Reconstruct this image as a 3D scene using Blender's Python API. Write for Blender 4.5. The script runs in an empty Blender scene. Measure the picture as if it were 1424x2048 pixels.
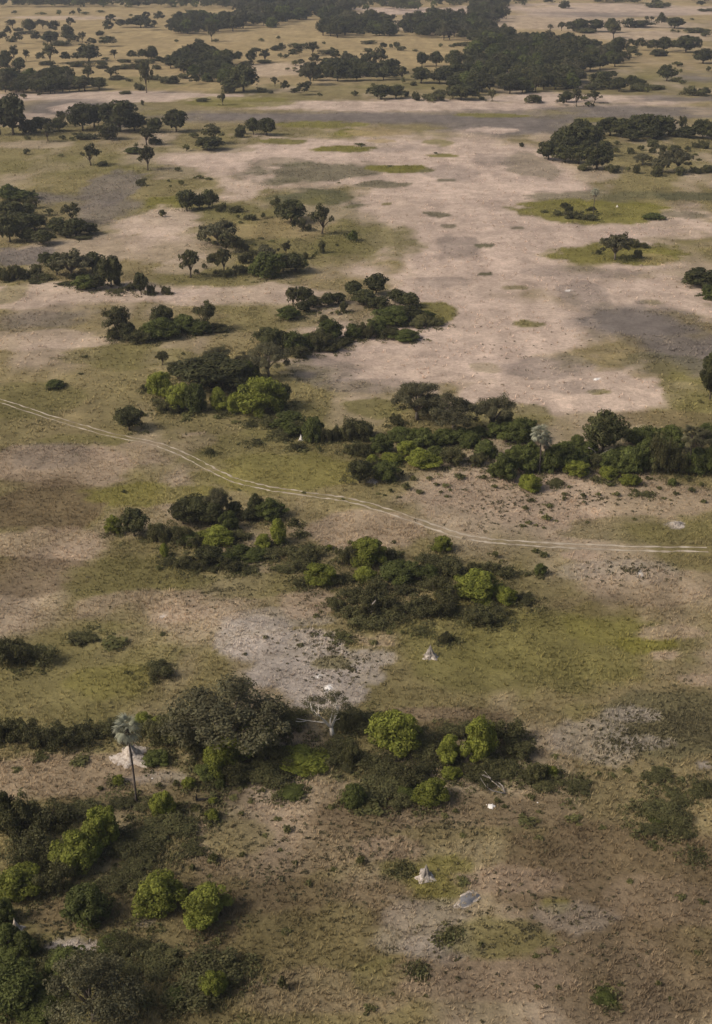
import bpy, math, random
import numpy as np

# ------------------------------------------------------------------ camera, sky, sun, exposure
SC = bpy.context.scene
COL = SC.collection
R = math.radians
CAM_H = 90.0
PITCH = R(24.7)
F = 2600.0                      # focal length in pixels of the 1424 x 2048 photograph
cam_data = bpy.data.cameras.new('camera')
cam_data.sensor_fit = 'VERTICAL'
cam_data.sensor_height = 36.0
cam_data.lens = F / 2048.0 * 36.0
cam_data.clip_start = 0.5
cam_data.clip_end = 30000
cam = bpy.data.objects.new('camera', cam_data)
COL.objects.link(cam)
cam.location = (0, 0, CAM_H)
cam.rotation_euler = (R(90) - PITCH, 0, 0)
SC.camera = cam

SUN_EL, SUN_FROM = R(40), (-0.95, -0.31)        # the light comes from the left, a little behind the camera
w = bpy.data.worlds.new('World')
SC.world = w
w.use_nodes = True
nt = w.node_tree
bg = nt.nodes['Background']
sky = nt.nodes.new('ShaderNodeTexSky')
sky.sky_type = 'NISHITA'
sky.sun_disc = False
sky.sun_elevation = SUN_EL
sky.sun_rotation = math.atan2(SUN_FROM[0], SUN_FROM[1])
sky.air_density = 0.8
sky.dust_density = 6.0
sky.ozone_density = 0.5
nt.links.new(sky.outputs[0], bg.inputs[0])
bg.inputs[1].default_value = 0.11
sun_d = bpy.data.lights.new('sun', 'SUN')
sun_d.energy = 2.0
sun_d.angle = R(10)
sun_d.color = (1.0, 0.935, 0.87)
sun = bpy.data.objects.new('sun', sun_d)
COL.objects.link(sun)
_n = math.hypot(*SUN_FROM)
_dx, _dy = -SUN_FROM[0] / _n * math.cos(SUN_EL), -SUN_FROM[1] / _n * math.cos(SUN_EL)
from mathutils import Vector
sun.rotation_euler = Vector((_dx, _dy, -math.sin(SUN_EL))).to_track_quat('-Z', 'Y').to_euler()
SC.view_settings.view_transform = 'Standard'
SC.view_settings.look = 'None'
SC.view_settings.gamma = 1.0
SC.view_settings.use_curve_mapping = False
SC.view_settings.exposure = 0.18
SC.cycles.max_bounces = 5
SC.cycles.diffuse_bounces = 3
SC.cycles.transmission_bounces = 2
SC.cycles.volume_bounces = 0
SC.cycles.use_adaptive_sampling = True
SC.cycles.use_denoising = True
SC.cycles.denoiser = 'OPENIMAGEDENOISE'

# ------------------------------------------------------------------ helpers
def ground_at(px, py):
    """photograph pixel -> point of the flat plain, and its distance from the camera"""
    u, v = (px - 712.0) / F, (1024.0 - py) / F
    dx, dy, dz = u, math.cos(PITCH) + v * math.sin(PITCH), -math.sin(PITCH) + v * math.cos(PITCH)
    t = CAM_H / -dz
    return dx * t, dy * t, t * math.sqrt(dx * dx + dy * dy + dz * dz)

def depth_at(py):
    v = (1024.0 - py) / F
    dz = -math.sin(PITCH) + v * math.cos(PITCH)
    return CAM_H / -dz          # metres along the optical axis

def _h(ix, iy, seed):
    n = (ix.astype(np.int64) * 374761393 + iy.astype(np.int64) * 668265263 + seed * 974634777) & 0x7fffffff
    n = ((n ^ (n >> 13)) * 1274126177) & 0x7fffffff
    n = n ^ (n >> 16)
    return (n & 0xffff) / 65535.0

def vnoise(x, y, seed=0):
    x = np.asarray(x, dtype=np.float64); y = np.asarray(y, dtype=np.float64)
    ix, iy = np.floor(x), np.floor(y)
    fx, fy = x - ix, y - iy
    fx, fy = fx * fx * (3 - 2 * fx), fy * fy * (3 - 2 * fy)
    a, b = _h(ix, iy, seed), _h(ix + 1, iy, seed)
    c, d = _h(ix, iy + 1, seed), _h(ix + 1, iy + 1, seed)
    return (a * (1 - fx) + b * fx) * (1 - fy) + (c * (1 - fx) + d * fx) * fy

def fbm(x, y, seed=0, oct=4):
    s, a, t = 0.0, 1.0, 0.0
    for k in range(oct):
        s = s + a * vnoise(x * 2 ** k, y * 2 ** k, seed + 17 * k); t += a; a *= 0.55
    return s / t

def height(x, y):
    return (fbm(np.asarray(x) / 42.0, np.asarray(y) / 42.0, 5, 3) - 0.5) * 0.9 + (fbm(np.asarray(x) / 5.0, np.asarray(y) / 5.0, 9, 2) - 0.5) * 0.22

def hz(x, y):
    return float(height(np.array([x]), np.array([y]))[0])

def lin(c):
    return tuple(((v / 255.0) / 12.92 if v <= 10 else ((v / 255.0 + 0.055) / 1.055) ** 2.4) for v in c)

def mesh_np(name, V, loops, counts, mats, tone=None, col=None, midx=None, smooth=False):
    """V (n,3), loops flat vertex ids, counts per-face sizes"""
    me = bpy.data.meshes.new(name)
    V = np.asarray(V, dtype=np.float32); loops = np.asarray(loops, dtype=np.int32); counts = np.asarray(counts, dtype=np.int32)
    me.vertices.add(len(V)); me.vertices.foreach_set('co', V.ravel())
    me.loops.add(len(loops)); me.loops.foreach_set('vertex_index', loops)
    me.polygons.add(len(counts))
    st = np.zeros(len(counts), dtype=np.int32); st[1:] = np.cumsum(counts)[:-1]
    me.polygons.foreach_set('loop_start', st)
    if smooth: me.polygons.foreach_set('use_smooth', np.ones(len(counts), dtype=bool))
    for m in mats: me.materials.append(m)
    if midx is not None: me.polygons.foreach_set('material_index', np.asarray(midx, dtype=np.int32))
    if tone is not None:
        a = me.attributes.new('tone', 'FLOAT', 'FACE'); a.data.foreach_set('value', np.asarray(tone, dtype=np.float32))
    if col is not None:
        a = me.attributes.new('col', 'FLOAT_COLOR', 'POINT')
        c4 = np.ones((len(V), 4), dtype=np.float32); c4[:, :3] = col
        a.data.foreach_set('color', c4.ravel())
    me.update(calc_edges=True)
    return me

class Geo:
    """collects faces: loops, counts, tone and material index"""
    def __init__(self): self.V = []; self.L = []; self.C = []; self.T = []; self.M = []; self.n = 0
    def add(self, V, faces, tone=1.0, m=0):
        V = np.asarray(V, dtype=np.float32).reshape(-1, 3)
        for f in faces:
            self.L.extend([i + self.n for i in f]); self.C.append(len(f)); self.T.append(tone); self.M.append(m)
        self.V.append(V); self.n += len(V)
    def quads(self, V, tone, m=0):
        """V (k,4,3)"""
        k = len(V)
        self.V.append(V.reshape(-1, 3).astype(np.float32))
        self.L.extend((np.arange(k * 4) + self.n).tolist()); self.C.extend([4] * k); self.T.extend(np.asarray(tone).tolist()); self.M.extend([m] * k)
        self.n += k * 4
    def tube(self, pts, rad, sides=6, m=0, tone=1.0, cap=True):
        pts = [Vector(p) for p in pts]; rings = []
        V = []
        for i, p in enumerate(pts):
            d = (pts[min(i + 1, len(pts) - 1)] - pts[max(i - 1, 0)])
            if d.length < 1e-6: d = Vector((0, 0, 1))
            d.normalize()
            a = d.orthogonal().normalized(); b = d.cross(a)
            for k in range(sides):
                t = 2 * math.pi * k / sides
                V.append(p + (a * math.cos(t) + b * math.sin(t)) * rad[i])
        F_ = []
        for i in range(len(pts) - 1):
            for k in range(sides):
                k2 = (k + 1) % sides
                F_.append((i * sides + k, i * sides + k2, (i + 1) * sides + k2, (i + 1) * sides + k))
        if cap:
            F_.append(tuple(reversed(range(sides)))); F_.append(tuple(range((len(pts) - 1) * sides, len(pts) * sides)))
        self.add([tuple(v) for v in V], F_, tone, m)
    def mesh(self, name, mats, smooth=False):
        return mesh_np(name, np.concatenate(self.V), self.L, self.C, mats, tone=self.T, midx=self.M, smooth=smooth)

# ------------------------------------------------------------------ materials
def mat(name):
    m = bpy.data.materials.new(name); m.use_nodes = True
    return m, m.node_tree.nodes, m.node_tree.links, m.node_tree.nodes['Principled BSDF']

def leaf_mat(name, rgb, var=0.25, hue=(1.0, 1.0, 1.0), transl=0.25):
    m, N, L, P = mat(name)
    base = lin(rgb)
    at = N.new('ShaderNodeAttribute'); at.attribute_name = 'tone'
    oi = N.new('ShaderNodeObjectInfo')
    mr = N.new('ShaderNodeMapRange'); mr.inputs[3].default_value = 1 - var; mr.inputs[4].default_value = 1 + var
    L.new(oi.outputs['Random'], mr.inputs[0])
    mu = N.new('ShaderNodeMath'); mu.operation = 'MULTIPLY'
    L.new(at.outputs['Fac'], mu.inputs[0]); L.new(mr.outputs[0], mu.inputs[1])
    mixc = N.new('ShaderNodeMix'); mixc.data_type = 'RGBA'
    mixc.inputs[6].default_value = (*base, 1); mixc.inputs[7].default_value = (base[0] * hue[0], base[1] * hue[1], base[2] * hue[2], 1)
    fr = N.new('ShaderNodeMath'); fr.operation = 'FRACT'
    m7 = N.new('ShaderNodeMath'); m7.operation = 'MULTIPLY'; m7.inputs[1].default_value = 2.3
    ad = N.new('ShaderNodeMath'); ad.operation = 'ADD'; L.new(oi.outputs['Random'], ad.inputs[0]); L.new(at.outputs['Fac'], ad.inputs[1])
    L.new(ad.outputs[0], m7.inputs[0]); L.new(m7.outputs[0], fr.inputs[0]); L.new(fr.outputs[0], mixc.inputs[0])
    vm = N.new('ShaderNodeVectorMath'); vm.operation = 'SCALE'
    L.new(mixc.outputs[2], vm.inputs[0]); L.new(mu.outputs[0], vm.inputs[3])
    P.inputs['Roughness'].default_value = 0.65
    P.inputs['Specular IOR Level'].default_value = 0.15
    L.new(vm.outputs[0], P.inputs['Base Color'])
    tr = N.new('ShaderNodeBsdfTranslucent'); L.new(vm.outputs[0], tr.inputs[0])
    ms = N.new('ShaderNodeMixShader'); ms.inputs[0].default_value = transl
    L.new(P.outputs[0], ms.inputs[1]); L.new(tr.outputs[0], ms.inputs[2])
    L.new(ms.outputs[0], N['Material Output'].inputs[0])
    return m

def rough_mat(name, rgb, rgb2, scale, bump=0.4, rough=0.9, detail=6.0):
    m, N, L, P = mat(name)
    tc = N.new('ShaderNodeTexCoord')
    no = N.new('ShaderNodeTexNoise'); no.inputs['Scale'].default_value = scale; no.inputs['Detail'].default_value = detail
    L.new(tc.outputs['Object'], no.inputs['Vector'])
    rp = N.new('ShaderNodeValToRGB')
    rp.color_ramp.elements[0].position = 0.32; rp.color_ramp.elements[0].color = (*lin(rgb), 1)
    rp.color_ramp.elements[1].position = 0.68; rp.color_ramp.elements[1].color = (*lin(rgb2), 1)
    L.new(no.outputs[0], rp.inputs[0]); L.new(rp.outputs[0], P.inputs['Base Color'])
    b = N.new('ShaderNodeBump'); b.inputs['Strength'].default_value = bump; b.inputs['Distance'].default_value = 0.1
    L.new(no.outputs[0], b.inputs['Height']); L.new(b.outputs[0], P.inputs['Normal'])
    P.inputs['Roughness'].default_value = rough; P.inputs['Specular IOR Level'].default_value = 0.1
    return m

M_BARK = rough_mat('bark_grey_brown', (70, 60, 50), (104, 92, 78), 4.0)
M_PALE = rough_mat('bark_pale', (150, 142, 128), (196, 188, 174), 5.0)
M_WHITE = rough_mat('bark_white', (184, 175, 160), (222, 214, 200), 5.0)
M_LIMB = rough_mat('bark_grey', (92, 84, 74), (138, 128, 114), 4.0)
M_GC = leaf_mat('leaf_ground_cover', (98, 92, 66), 0.2, (0.95, 0.95, 0.95))
M_PALMBARK = rough_mat('bark_palm', (56, 50, 46), (92, 84, 78), 6.0)
M_DEAD = rough_mat('dead_wood', (120, 112, 104), (168, 160, 150), 5.0)
M_CHAR = rough_mat('charred_wood', (26, 24, 22), (48, 44, 40), 6.0)
M_E = leaf_mat('leaf_evergreen', (70, 73, 42), 0.28, (1.2, 1.05, 1.1))
M_A = leaf_mat('leaf_grey_olive', (90, 89, 66), 0.18, (1.1, 1.0, 0.85))
M_T = leaf_mat('leaf_savanna', (74, 75, 46), 0.25, (1.2, 1.02, 1.0))
M_B = leaf_mat('leaf_bright', (120, 122, 50), 0.2, (0.82, 0.9, 0.95), 0.28)
M_M = leaf_mat('leaf_mid', (86, 91, 44), 0.22, (0.9, 0.94, 1.05))
M_S = leaf_mat('leaf_scrub', (86, 87, 54), 0.28, (1.05, 0.92, 0.95))
M_s = leaf_mat('leaf_shrub', (94, 96, 58), 0.3, (1.1, 0.95, 0.9))
M_P = leaf_mat('leaf_palm', (158, 157, 134), 0.1, (0.95, 1.0, 1.0), 0.2)
M_PD = leaf_mat('leaf_palm_dead', (112, 100, 84), 0.1, (1.0, 1.0, 1.0), 0.1)
M_TW = rough_mat('termite_grey', (100, 94, 86), (158, 150, 140), 2.2, 0.9)
M_TA = rough_mat('termite_apron', (136, 124, 110), (196, 186, 172), 3.0, 0.7)
M_STONE = rough_mat('pale_crust', (206, 200, 190), (236, 232, 224), 4.0, 0.5)
M_WATER, _N, _L, _P = mat('muddy_water'); _P.inputs['Base Color'].default_value = (0.17, 0.165, 0.16, 1); _P.inputs['Roughness'].default_value = 0.38
M_SAND = rough_mat('track_sand', (134, 122, 102), (190, 178, 158), 0.3, 0.4)

# ------------------------------------------------------------------ what grows where on the plain: patches set out on the ground
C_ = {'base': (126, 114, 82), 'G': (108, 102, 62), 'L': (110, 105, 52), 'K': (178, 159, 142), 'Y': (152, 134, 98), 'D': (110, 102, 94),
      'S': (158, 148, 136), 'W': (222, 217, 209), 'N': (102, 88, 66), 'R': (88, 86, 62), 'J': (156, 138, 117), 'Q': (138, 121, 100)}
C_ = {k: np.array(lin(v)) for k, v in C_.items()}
PATCH = [  # kind, centre x, y, half width, half height (photograph pixels, turned into metres on the ground), strength
 ('Y', 700, 60, 1400, 100, .9), ('Y', 300, 150, 500, 60, .7), ('K', 1250, 20, 320, 14, .8), ('D', 1180, 30, 170, 7, .7), ('K', 820, 22, 140, 9, .9), ('K', 110, 35, 120, 4, .6),
 ('K', 1100, 50, 330, 20, .5), ('Y', 1150, 110, 330, 30, .5), ('K', 1300, 72, 160, 10, .5), ('G', 280, 165, 100, 12, .6), ('G', 1330, 160, 90, 12, .5), ('K', 560, 140, 90, 16, .5),
 ('G', 850, 172, 160, 8, .6), ('K', 250, 194, 290, 11, .9), ('K', 800, 212, 320, 12, .95), ('K', 1150, 200, 240, 14, .9),
 ('D', 130, 215, 160, 20, .95), ('D', 560, 234, 330, 14, 1), ('D', 900, 236, 350, 18, 1), ('D', 1050, 255, 260, 20, 1), ('D', 1260, 225, 250, 14, .95), ('D', 1370, 198, 120, 9, .8), ('D', 1390, 155, 60, 10, .9),
 ('K', 130, 214, 28, 8, .8), ('K', 990, 261, 52, 6, .8), ('K', 50, 232, 60, 8, .6), ('L', 480, 204, 115, 11, .75), ('L', 985, 230, 70, 5, .8), ('L', 1205, 241, 62, 5, .8),
 ('K', 840, 330, 340, 62, .95), ('K', 600, 312, 230, 40, .9), ('K', 1000, 420, 210, 110, .95), ('K', 820, 440, 210, 70, .9), ('K', 1100, 500, 260, 60, .95), ('K', 1230, 440, 260, 36, .8),
 ('K', 950, 560, 260, 74, .95), ('K', 1000, 650, 300, 84, .95), ('K', 850, 735, 270, 50, .9), ('K', 1160, 780, 260, 66, .9), ('K', 1330, 590, 160, 40, .9), ('K', 1100, 350, 140, 30, .5),
 ('K', 420, 335, 150, 26, .7), ('K', 500, 370, 90, 30, .8), ('K', 60, 290, 80, 8, .4), ('G', 150, 330, 170, 26, .5), ('G', 330, 345, 110, 20, .6), ('G', 400, 300, 120, 8, .4),
 ('R', 620, 345, 130, 28, .8), ('R', 622, 394, 95, 22, 1), ('R', 760, 368, 55, 7, .8), ('R', 560, 325, 60, 10, .5), ('R', 1190, 393, 150, 15, .7), ('R', 1390, 393, 80, 9, .9), ('R', 1060, 330, 55, 26, .5), ('R', 1370, 430, 50, 8, .6),
 ('L', 650, 249, 85, 7, .9), ('L', 704, 266, 45, 7, 1), ('Y', 760, 264, 80, 9, .7), ('L', 688, 298, 66, 7, 1), ('L', 805, 338, 68, 8, 1), ('L', 885, 310, 33, 4, .9), ('L', 880, 285, 30, 8, .7), ('L', 565, 283, 52, 6, .9), ('Y', 762, 282, 34, 4, .8), ('R', 896, 360, 20, 3, .8),
 ('D', 800, 298, 90, 10, .45), ('D', 900, 345, 60, 14, .35), ('D', 985, 320, 40, 16, .35), ('D', 915, 495, 45, 26, .45), ('D', 1150, 545, 130, 12, .35), ('D', 880, 565, 70, 12, .35),
 ('L', 1190, 424, 165, 24, .95), ('L', 1240, 508, 145, 25, .95), ('Y', 1310, 520, 40, 12, .4), ('R', 873, 430, 30, 6, .8), ('R', 897, 453, 18, 4, .7), ('R', 968, 492, 20, 4, .9), ('R', 970, 550, 16, 4, .9), ('R', 1035, 458, 14, 3, .7), ('G', 1030, 577, 24, 5, .7), ('G', 1055, 648, 34, 8, .9), ('G', 1200, 785, 24, 6, .8), ('G', 968, 735, 32, 10, .4), ('G', 1300, 604, 26, 5, .6), ('G', 772, 408, 10, 3, .8),
 ('G', 720, 492, 120, 46, .85), ('G', 560, 470, 200, 80, .6), ('Y', 540, 460, 130, 30, .5), ('L', 340, 405, 64, 14, .9), ('G', 420, 430, 150, 22, .7), ('K', 300, 450, 100, 34, .7), ('K', 230, 500, 200, 30, .45), ('G', 450, 560, 140, 22, .5),
 ('D', 225, 375, 60, 36, .75), ('D', 190, 430, 90, 38, .7), ('D', 100, 398, 90, 14, .8), ('D', 40, 512, 70, 20, .9), ('K', 370, 530, 60, 20, .4),
 ('K', 160, 590, 260, 30, .75), ('K', 480, 590, 160, 24, .7), ('D', 110, 640, 120, 28, .6), ('K', 100, 680, 130, 20, .5), ('G', 20, 590, 40, 20, .6), ('G', 260, 712, 150, 24, .65), ('G', 520, 630, 130, 30, .5), ('L', 870, 626, 44, 20, .9),
 ('D', 1290, 655, 160, 48, 1), ('D', 1390, 700, 130, 50, .9), ('D', 1170, 590, 50, 34, .5), ('D', 1100, 735, 90, 26, .5), ('D', 1140, 775, 60, 14, .4), ('D', 740, 770, 140, 14, .45), ('D', 650, 740, 70, 30, .5), ('R', 1330, 730, 110, 22, .5), ('G', 1400, 800, 60, 60, .8), ('N', 1330, 840, 110, 20, .5), ('G', 1020, 830, 90, 32, .75), ('G', 750, 815, 60, 20, .8), ('G', 560, 840, 90, 40, .5),
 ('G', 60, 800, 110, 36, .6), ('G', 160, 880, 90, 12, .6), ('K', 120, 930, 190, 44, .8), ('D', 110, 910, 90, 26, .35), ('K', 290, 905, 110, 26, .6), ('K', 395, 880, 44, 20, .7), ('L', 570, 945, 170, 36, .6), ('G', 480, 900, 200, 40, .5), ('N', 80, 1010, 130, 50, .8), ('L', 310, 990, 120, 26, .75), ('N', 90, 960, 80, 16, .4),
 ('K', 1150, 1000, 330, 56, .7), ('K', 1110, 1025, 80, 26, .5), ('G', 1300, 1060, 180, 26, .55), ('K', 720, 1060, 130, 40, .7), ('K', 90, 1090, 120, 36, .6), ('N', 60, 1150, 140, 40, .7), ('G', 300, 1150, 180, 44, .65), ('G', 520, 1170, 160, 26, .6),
 ('K', 280, 1215, 140, 34, .6), ('G', 120, 1330, 240, 110, .6), ('L', 220, 1365, 100, 34, .45), ('S', 500, 1275, 95, 40, .75), ('S', 570, 1300, 110, 34, .85), ('S', 600, 1350, 120, 36, .95), ('S', 650, 1390, 90, 34, .9), ('S', 560, 1240, 110, 22, .5), ('S', 690, 1350, 80, 26, .7), ('K', 620, 1210, 60, 30, .7), ('S', 730, 1320, 60, 22, .7), ('K', 760, 1280, 60, 14, .6), ('G', 660, 1328, 40, 14, .7),
 ('K', 1160, 1108, 34, 10, .9), ('S', 1250, 1140, 120, 24, .35), ('K', 1320, 1170, 160, 36, .5), ('G', 1080, 1320, 300, 110, .85), ('L', 1150, 1300, 220, 70, .2), ('L', 1200, 1245, 80, 44, .45), ('L', 1290, 1288, 66, 18, .9), ('K', 1345, 1262, 70, 18, .6), ('K', 1330, 1308, 26, 8, .7), ('N', 1250, 1210, 130, 24, .3),
 ('R', 1350, 1450, 150, 74, .6), ('S', 1260, 1432, 60, 18, .6), ('S', 1180, 1490, 90, 46, .45), ('K', 1400, 1358, 44, 14, .7), ('N', 880, 1440, 160, 22, .7), ('K', 850, 1430, 90, 12, .4), ('S', 1300, 1490, 50, 14, .5), ('S', 1410, 1535, 20, 6, .8),
 ('K', 120, 1555, 200, 46, .75), ('S', 320, 1560, 60, 14, .5), ('N', 300, 1600, 200, 34, .5), ('K', 660, 1600, 140, 40, .5), ('K', 560, 1700, 210, 66, .6), ('N', 900, 1640, 260, 60, .7), ('G', 940, 1690, 190, 40, .4), ('K', 790, 1700, 70, 26, .7), ('G', 480, 1680, 70, 40, .5),
 ('N', 712, 1900, 900, 260, .5), ('N', 1250, 1760, 260, 110, .85), ('K', 1330, 1800, 130, 50, .35), ('N', 600, 1850, 240, 110, .6), ('G', 620, 1900, 180, 80, .4), ('N', 1200, 1950, 300, 120, .7), ('L', 885, 1760, 66, 52, .7), ('G', 800, 1738, 44, 22, .8), ('K', 1040, 1765, 120, 30, .8), ('S', 840, 1860, 110, 60, .35), ('K', 960, 1960, 180, 50, .6), ('S', 880, 1900, 80, 30, .3), ('G', 980, 1880, 110, 40, .7), ('L', 1110, 1812, 38, 15, .6), ('S', 1140, 1840, 90, 30, .3), ('K', 660, 1990, 200, 50, .4), ('G', 20, 1980, 260, 120, .5), ('S', 150, 1893, 54, 14, .95), ('N', 140, 1830, 90, 36, .6), ('G', 750, 1960, 60, 40, .5),  # N patches here also paint the foreground's darkening into the brown ground colour
 ('W', 656, 1379, 9, 4, 1), ('W', 636, 1358, 5, 2, .9), ('W', 655, 1360, 6, 2, .8), ('W', 1193, 757, 7, 2.2, 1), ('W', 1138, 582, 6, 2, .8), ('S', 610, 1385, 12, 3, .8), ('W', 325, 1230, 14, 2.5, .6), ('S', 1350, 1049, 22, 8, .8), ('W', 1280, 1144, 4, 5, .7), ('S', 290, 1843, 12, 6, .5),
]
PW = []
for i, (k, cx, cy, rx, ry, s) in enumerate(PATCH):
    gx, gy, sl = ground_at(cx, cy)
    top, bot = ground_at(cx, max(cy - ry, -120)), ground_at(cx, cy + ry)
    if k == 'K' and cy > 1380: k = 'Q'          # nearer swards: browner, with the foreground darkening put into their colour
    elif k == 'K' and cy > 830: k = 'J'
    PW.append((k, gx, (top[1] + bot[1]) / 2, rx * depth_at(cy) / F, (top[1] - bot[1]) / 2, s))

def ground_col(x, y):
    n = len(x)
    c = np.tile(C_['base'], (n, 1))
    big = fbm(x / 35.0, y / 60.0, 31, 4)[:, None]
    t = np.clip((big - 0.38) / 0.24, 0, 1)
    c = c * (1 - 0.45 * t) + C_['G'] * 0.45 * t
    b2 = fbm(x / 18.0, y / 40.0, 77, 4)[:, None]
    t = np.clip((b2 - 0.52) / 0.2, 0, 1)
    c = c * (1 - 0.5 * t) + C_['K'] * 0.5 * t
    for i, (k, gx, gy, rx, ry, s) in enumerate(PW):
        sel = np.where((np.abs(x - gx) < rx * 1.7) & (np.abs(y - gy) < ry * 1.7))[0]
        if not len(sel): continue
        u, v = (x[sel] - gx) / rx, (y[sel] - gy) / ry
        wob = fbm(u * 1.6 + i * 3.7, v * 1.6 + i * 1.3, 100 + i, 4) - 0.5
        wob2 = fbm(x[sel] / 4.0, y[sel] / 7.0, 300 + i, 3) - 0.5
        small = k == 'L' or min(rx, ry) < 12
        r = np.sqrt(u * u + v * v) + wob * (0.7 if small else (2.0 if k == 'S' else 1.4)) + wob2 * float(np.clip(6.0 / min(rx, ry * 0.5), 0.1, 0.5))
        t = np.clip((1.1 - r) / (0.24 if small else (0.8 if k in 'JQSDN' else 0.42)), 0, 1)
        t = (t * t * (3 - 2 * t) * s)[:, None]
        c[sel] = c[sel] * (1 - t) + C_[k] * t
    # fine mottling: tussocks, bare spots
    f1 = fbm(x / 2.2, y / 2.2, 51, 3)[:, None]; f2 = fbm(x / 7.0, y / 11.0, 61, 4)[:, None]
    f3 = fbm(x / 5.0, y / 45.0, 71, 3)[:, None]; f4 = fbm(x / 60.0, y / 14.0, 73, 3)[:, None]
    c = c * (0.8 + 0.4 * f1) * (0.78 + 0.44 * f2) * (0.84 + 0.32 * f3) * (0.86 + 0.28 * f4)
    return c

# ------------------------------------------------------------------ ground: one sheet to the horizon
def graded(lims):
    out = [lims[0][0]]
    for a, b, step, g in lims:
        p, st = a, step
        while p < b - 1e-6:
            p = min(b, p + st); st *= g
            out.append(p)
    return np.array(out)

ys = graded([(-400, 60, 40, 1.0), (60, 300, 0.75, 1.0), (300, 2000, 1.2, 1.0075), (2000, 14000, 40, 1.08)])
xh = graded([(0, 75, 0.7, 1.0), (75, 520, 0.8, 1.02), (520, 9000, 25, 1.18)])
xs = np.concatenate([-xh[::-1][:-1], xh])
GX, GY = np.meshgrid(xs, ys)
gx, gy = GX.ravel(), GY.ravel()
V = np.stack([gx, gy, height(gx, gy)], 1)
nx, ny = len(xs), len(ys)
ii = (np.arange(ny - 1)[:, None] * nx + np.arange(nx - 1)[None, :]).ravel()
quads = np.stack([ii, ii + 1, ii + nx + 1, ii + nx], 1)
M_G, N, L, P = mat('plain_soil_and_dry_grass')
at = N.new('ShaderNodeAttribute'); at.attribute_name = 'col'
geo = N.new('ShaderNodeNewGeometry')
n1 = N.new('ShaderNodeTexNoise'); n1.inputs['Scale'].default_value = 1.1; n1.inputs['Detail'].default_value = 8; n1.inputs['Roughness'].default_value = 0.68
n2 = N.new('ShaderNodeTexNoise'); n2.inputs['Scale'].default_value = 0.16; n2.inputs['Detail'].default_value = 6; n2.inputs['Roughness'].default_value = 0.62
n3 = N.new('ShaderNodeTexNoise'); n3.inputs['Scale'].default_value = 4.5; n3.inputs['Detail'].default_value = 4
for q in (n1, n2, n3): L.new(geo.outputs['Position'], q.inputs['Vector'])
def rng_node(src, a, b):
    mr = N.new('ShaderNodeMapRange'); mr.inputs[1].default_value = 0.25; mr.inputs[2].default_value = 0.75; mr.inputs[3].default_value = a; mr.inputs[4].default_value = b
    L.new(src, mr.inputs[0]); return mr.outputs[0]
mA = N.new('ShaderNodeMath'); mA.operation = 'MULTIPLY'; L.new(rng_node(n1.outputs[0], 0.72, 1.28), mA.inputs[0]); L.new(rng_node(n2.outputs[0], 0.8, 1.2), mA.inputs[1])
mB = N.new('ShaderNodeMath'); mB.operation = 'MULTIPLY'; L.new(mA.outputs[0], mB.inputs[0]); L.new(rng_node(n3.outputs[0], 0.8, 1.2), mB.inputs[1])
vm = N.new('ShaderNodeVectorMath'); vm.operation = 'SCALE'
L.new(at.outputs['Color'], vm.inputs[0]); L.new(mB.outputs[0], vm.inputs[3]); L.new(vm.outputs[0], P.inputs['Base Color'])
P.inputs['Roughness'].default_value = 1.0; P.inputs['Specular IOR Level'].default_value = 0.0
bp = N.new('ShaderNodeBump'); bp.inputs['Strength'].default_value = 0.7; bp.inputs['Distance'].default_value = 0.35
L.new(n1.outputs[0], bp.inputs['Height']); L.new(bp.outputs[0], P.inputs['Normal'])
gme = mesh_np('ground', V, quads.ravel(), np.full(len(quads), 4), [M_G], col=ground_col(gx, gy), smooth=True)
ground = bpy.data.objects.new('ground', gme); COL.objects.link(ground); ground['kind'] = 'structure'

# ------------------------------------------------------------------ the sand track: two wheel ruts
TR = [(-140, 765), (-60, 782), (0, 800), (50, 816), (110, 835), (165, 852), (220, 869), (300, 885), (345, 900), (385, 917), (425, 938), (460, 956), (500, 968), (560, 981), (640, 993), (700, 1003), (770, 1022), (850, 1048), (910, 1069), (960, 1079), (1020, 1085), (1100, 1088), (1200, 1092), (1310, 1096), (1424, 1099), (1560, 1103)]
tp = np.array([ground_at(a, b)[:2] for a, b in TR])
def catmull(p, n=14):
    out = []
    for i in range(1, len(p) - 2):
        for k in range(n):
            t = k / n
            out.append(0.5 * ((2 * p[i]) + (-p[i - 1] + p[i + 1]) * t + (2 * p[i - 1] - 5 * p[i] + 4 * p[i + 1] - p[i + 2]) * t * t + (-p[i - 1] + 3 * p[i] - 3 * p[i + 1] + p[i + 2]) * t ** 3))
    return np.array(out)
TP = catmull(tp)
track = bpy.data.objects.new('track', None); COL.objects.link(track); track['kind'] = 'structure'
tang = np.gradient(TP, axis=0); tang /= np.linalg.norm(tang, axis=1)[:, None]
nor = np.stack([-tang[:, 1], tang[:, 0]], 1)
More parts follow.
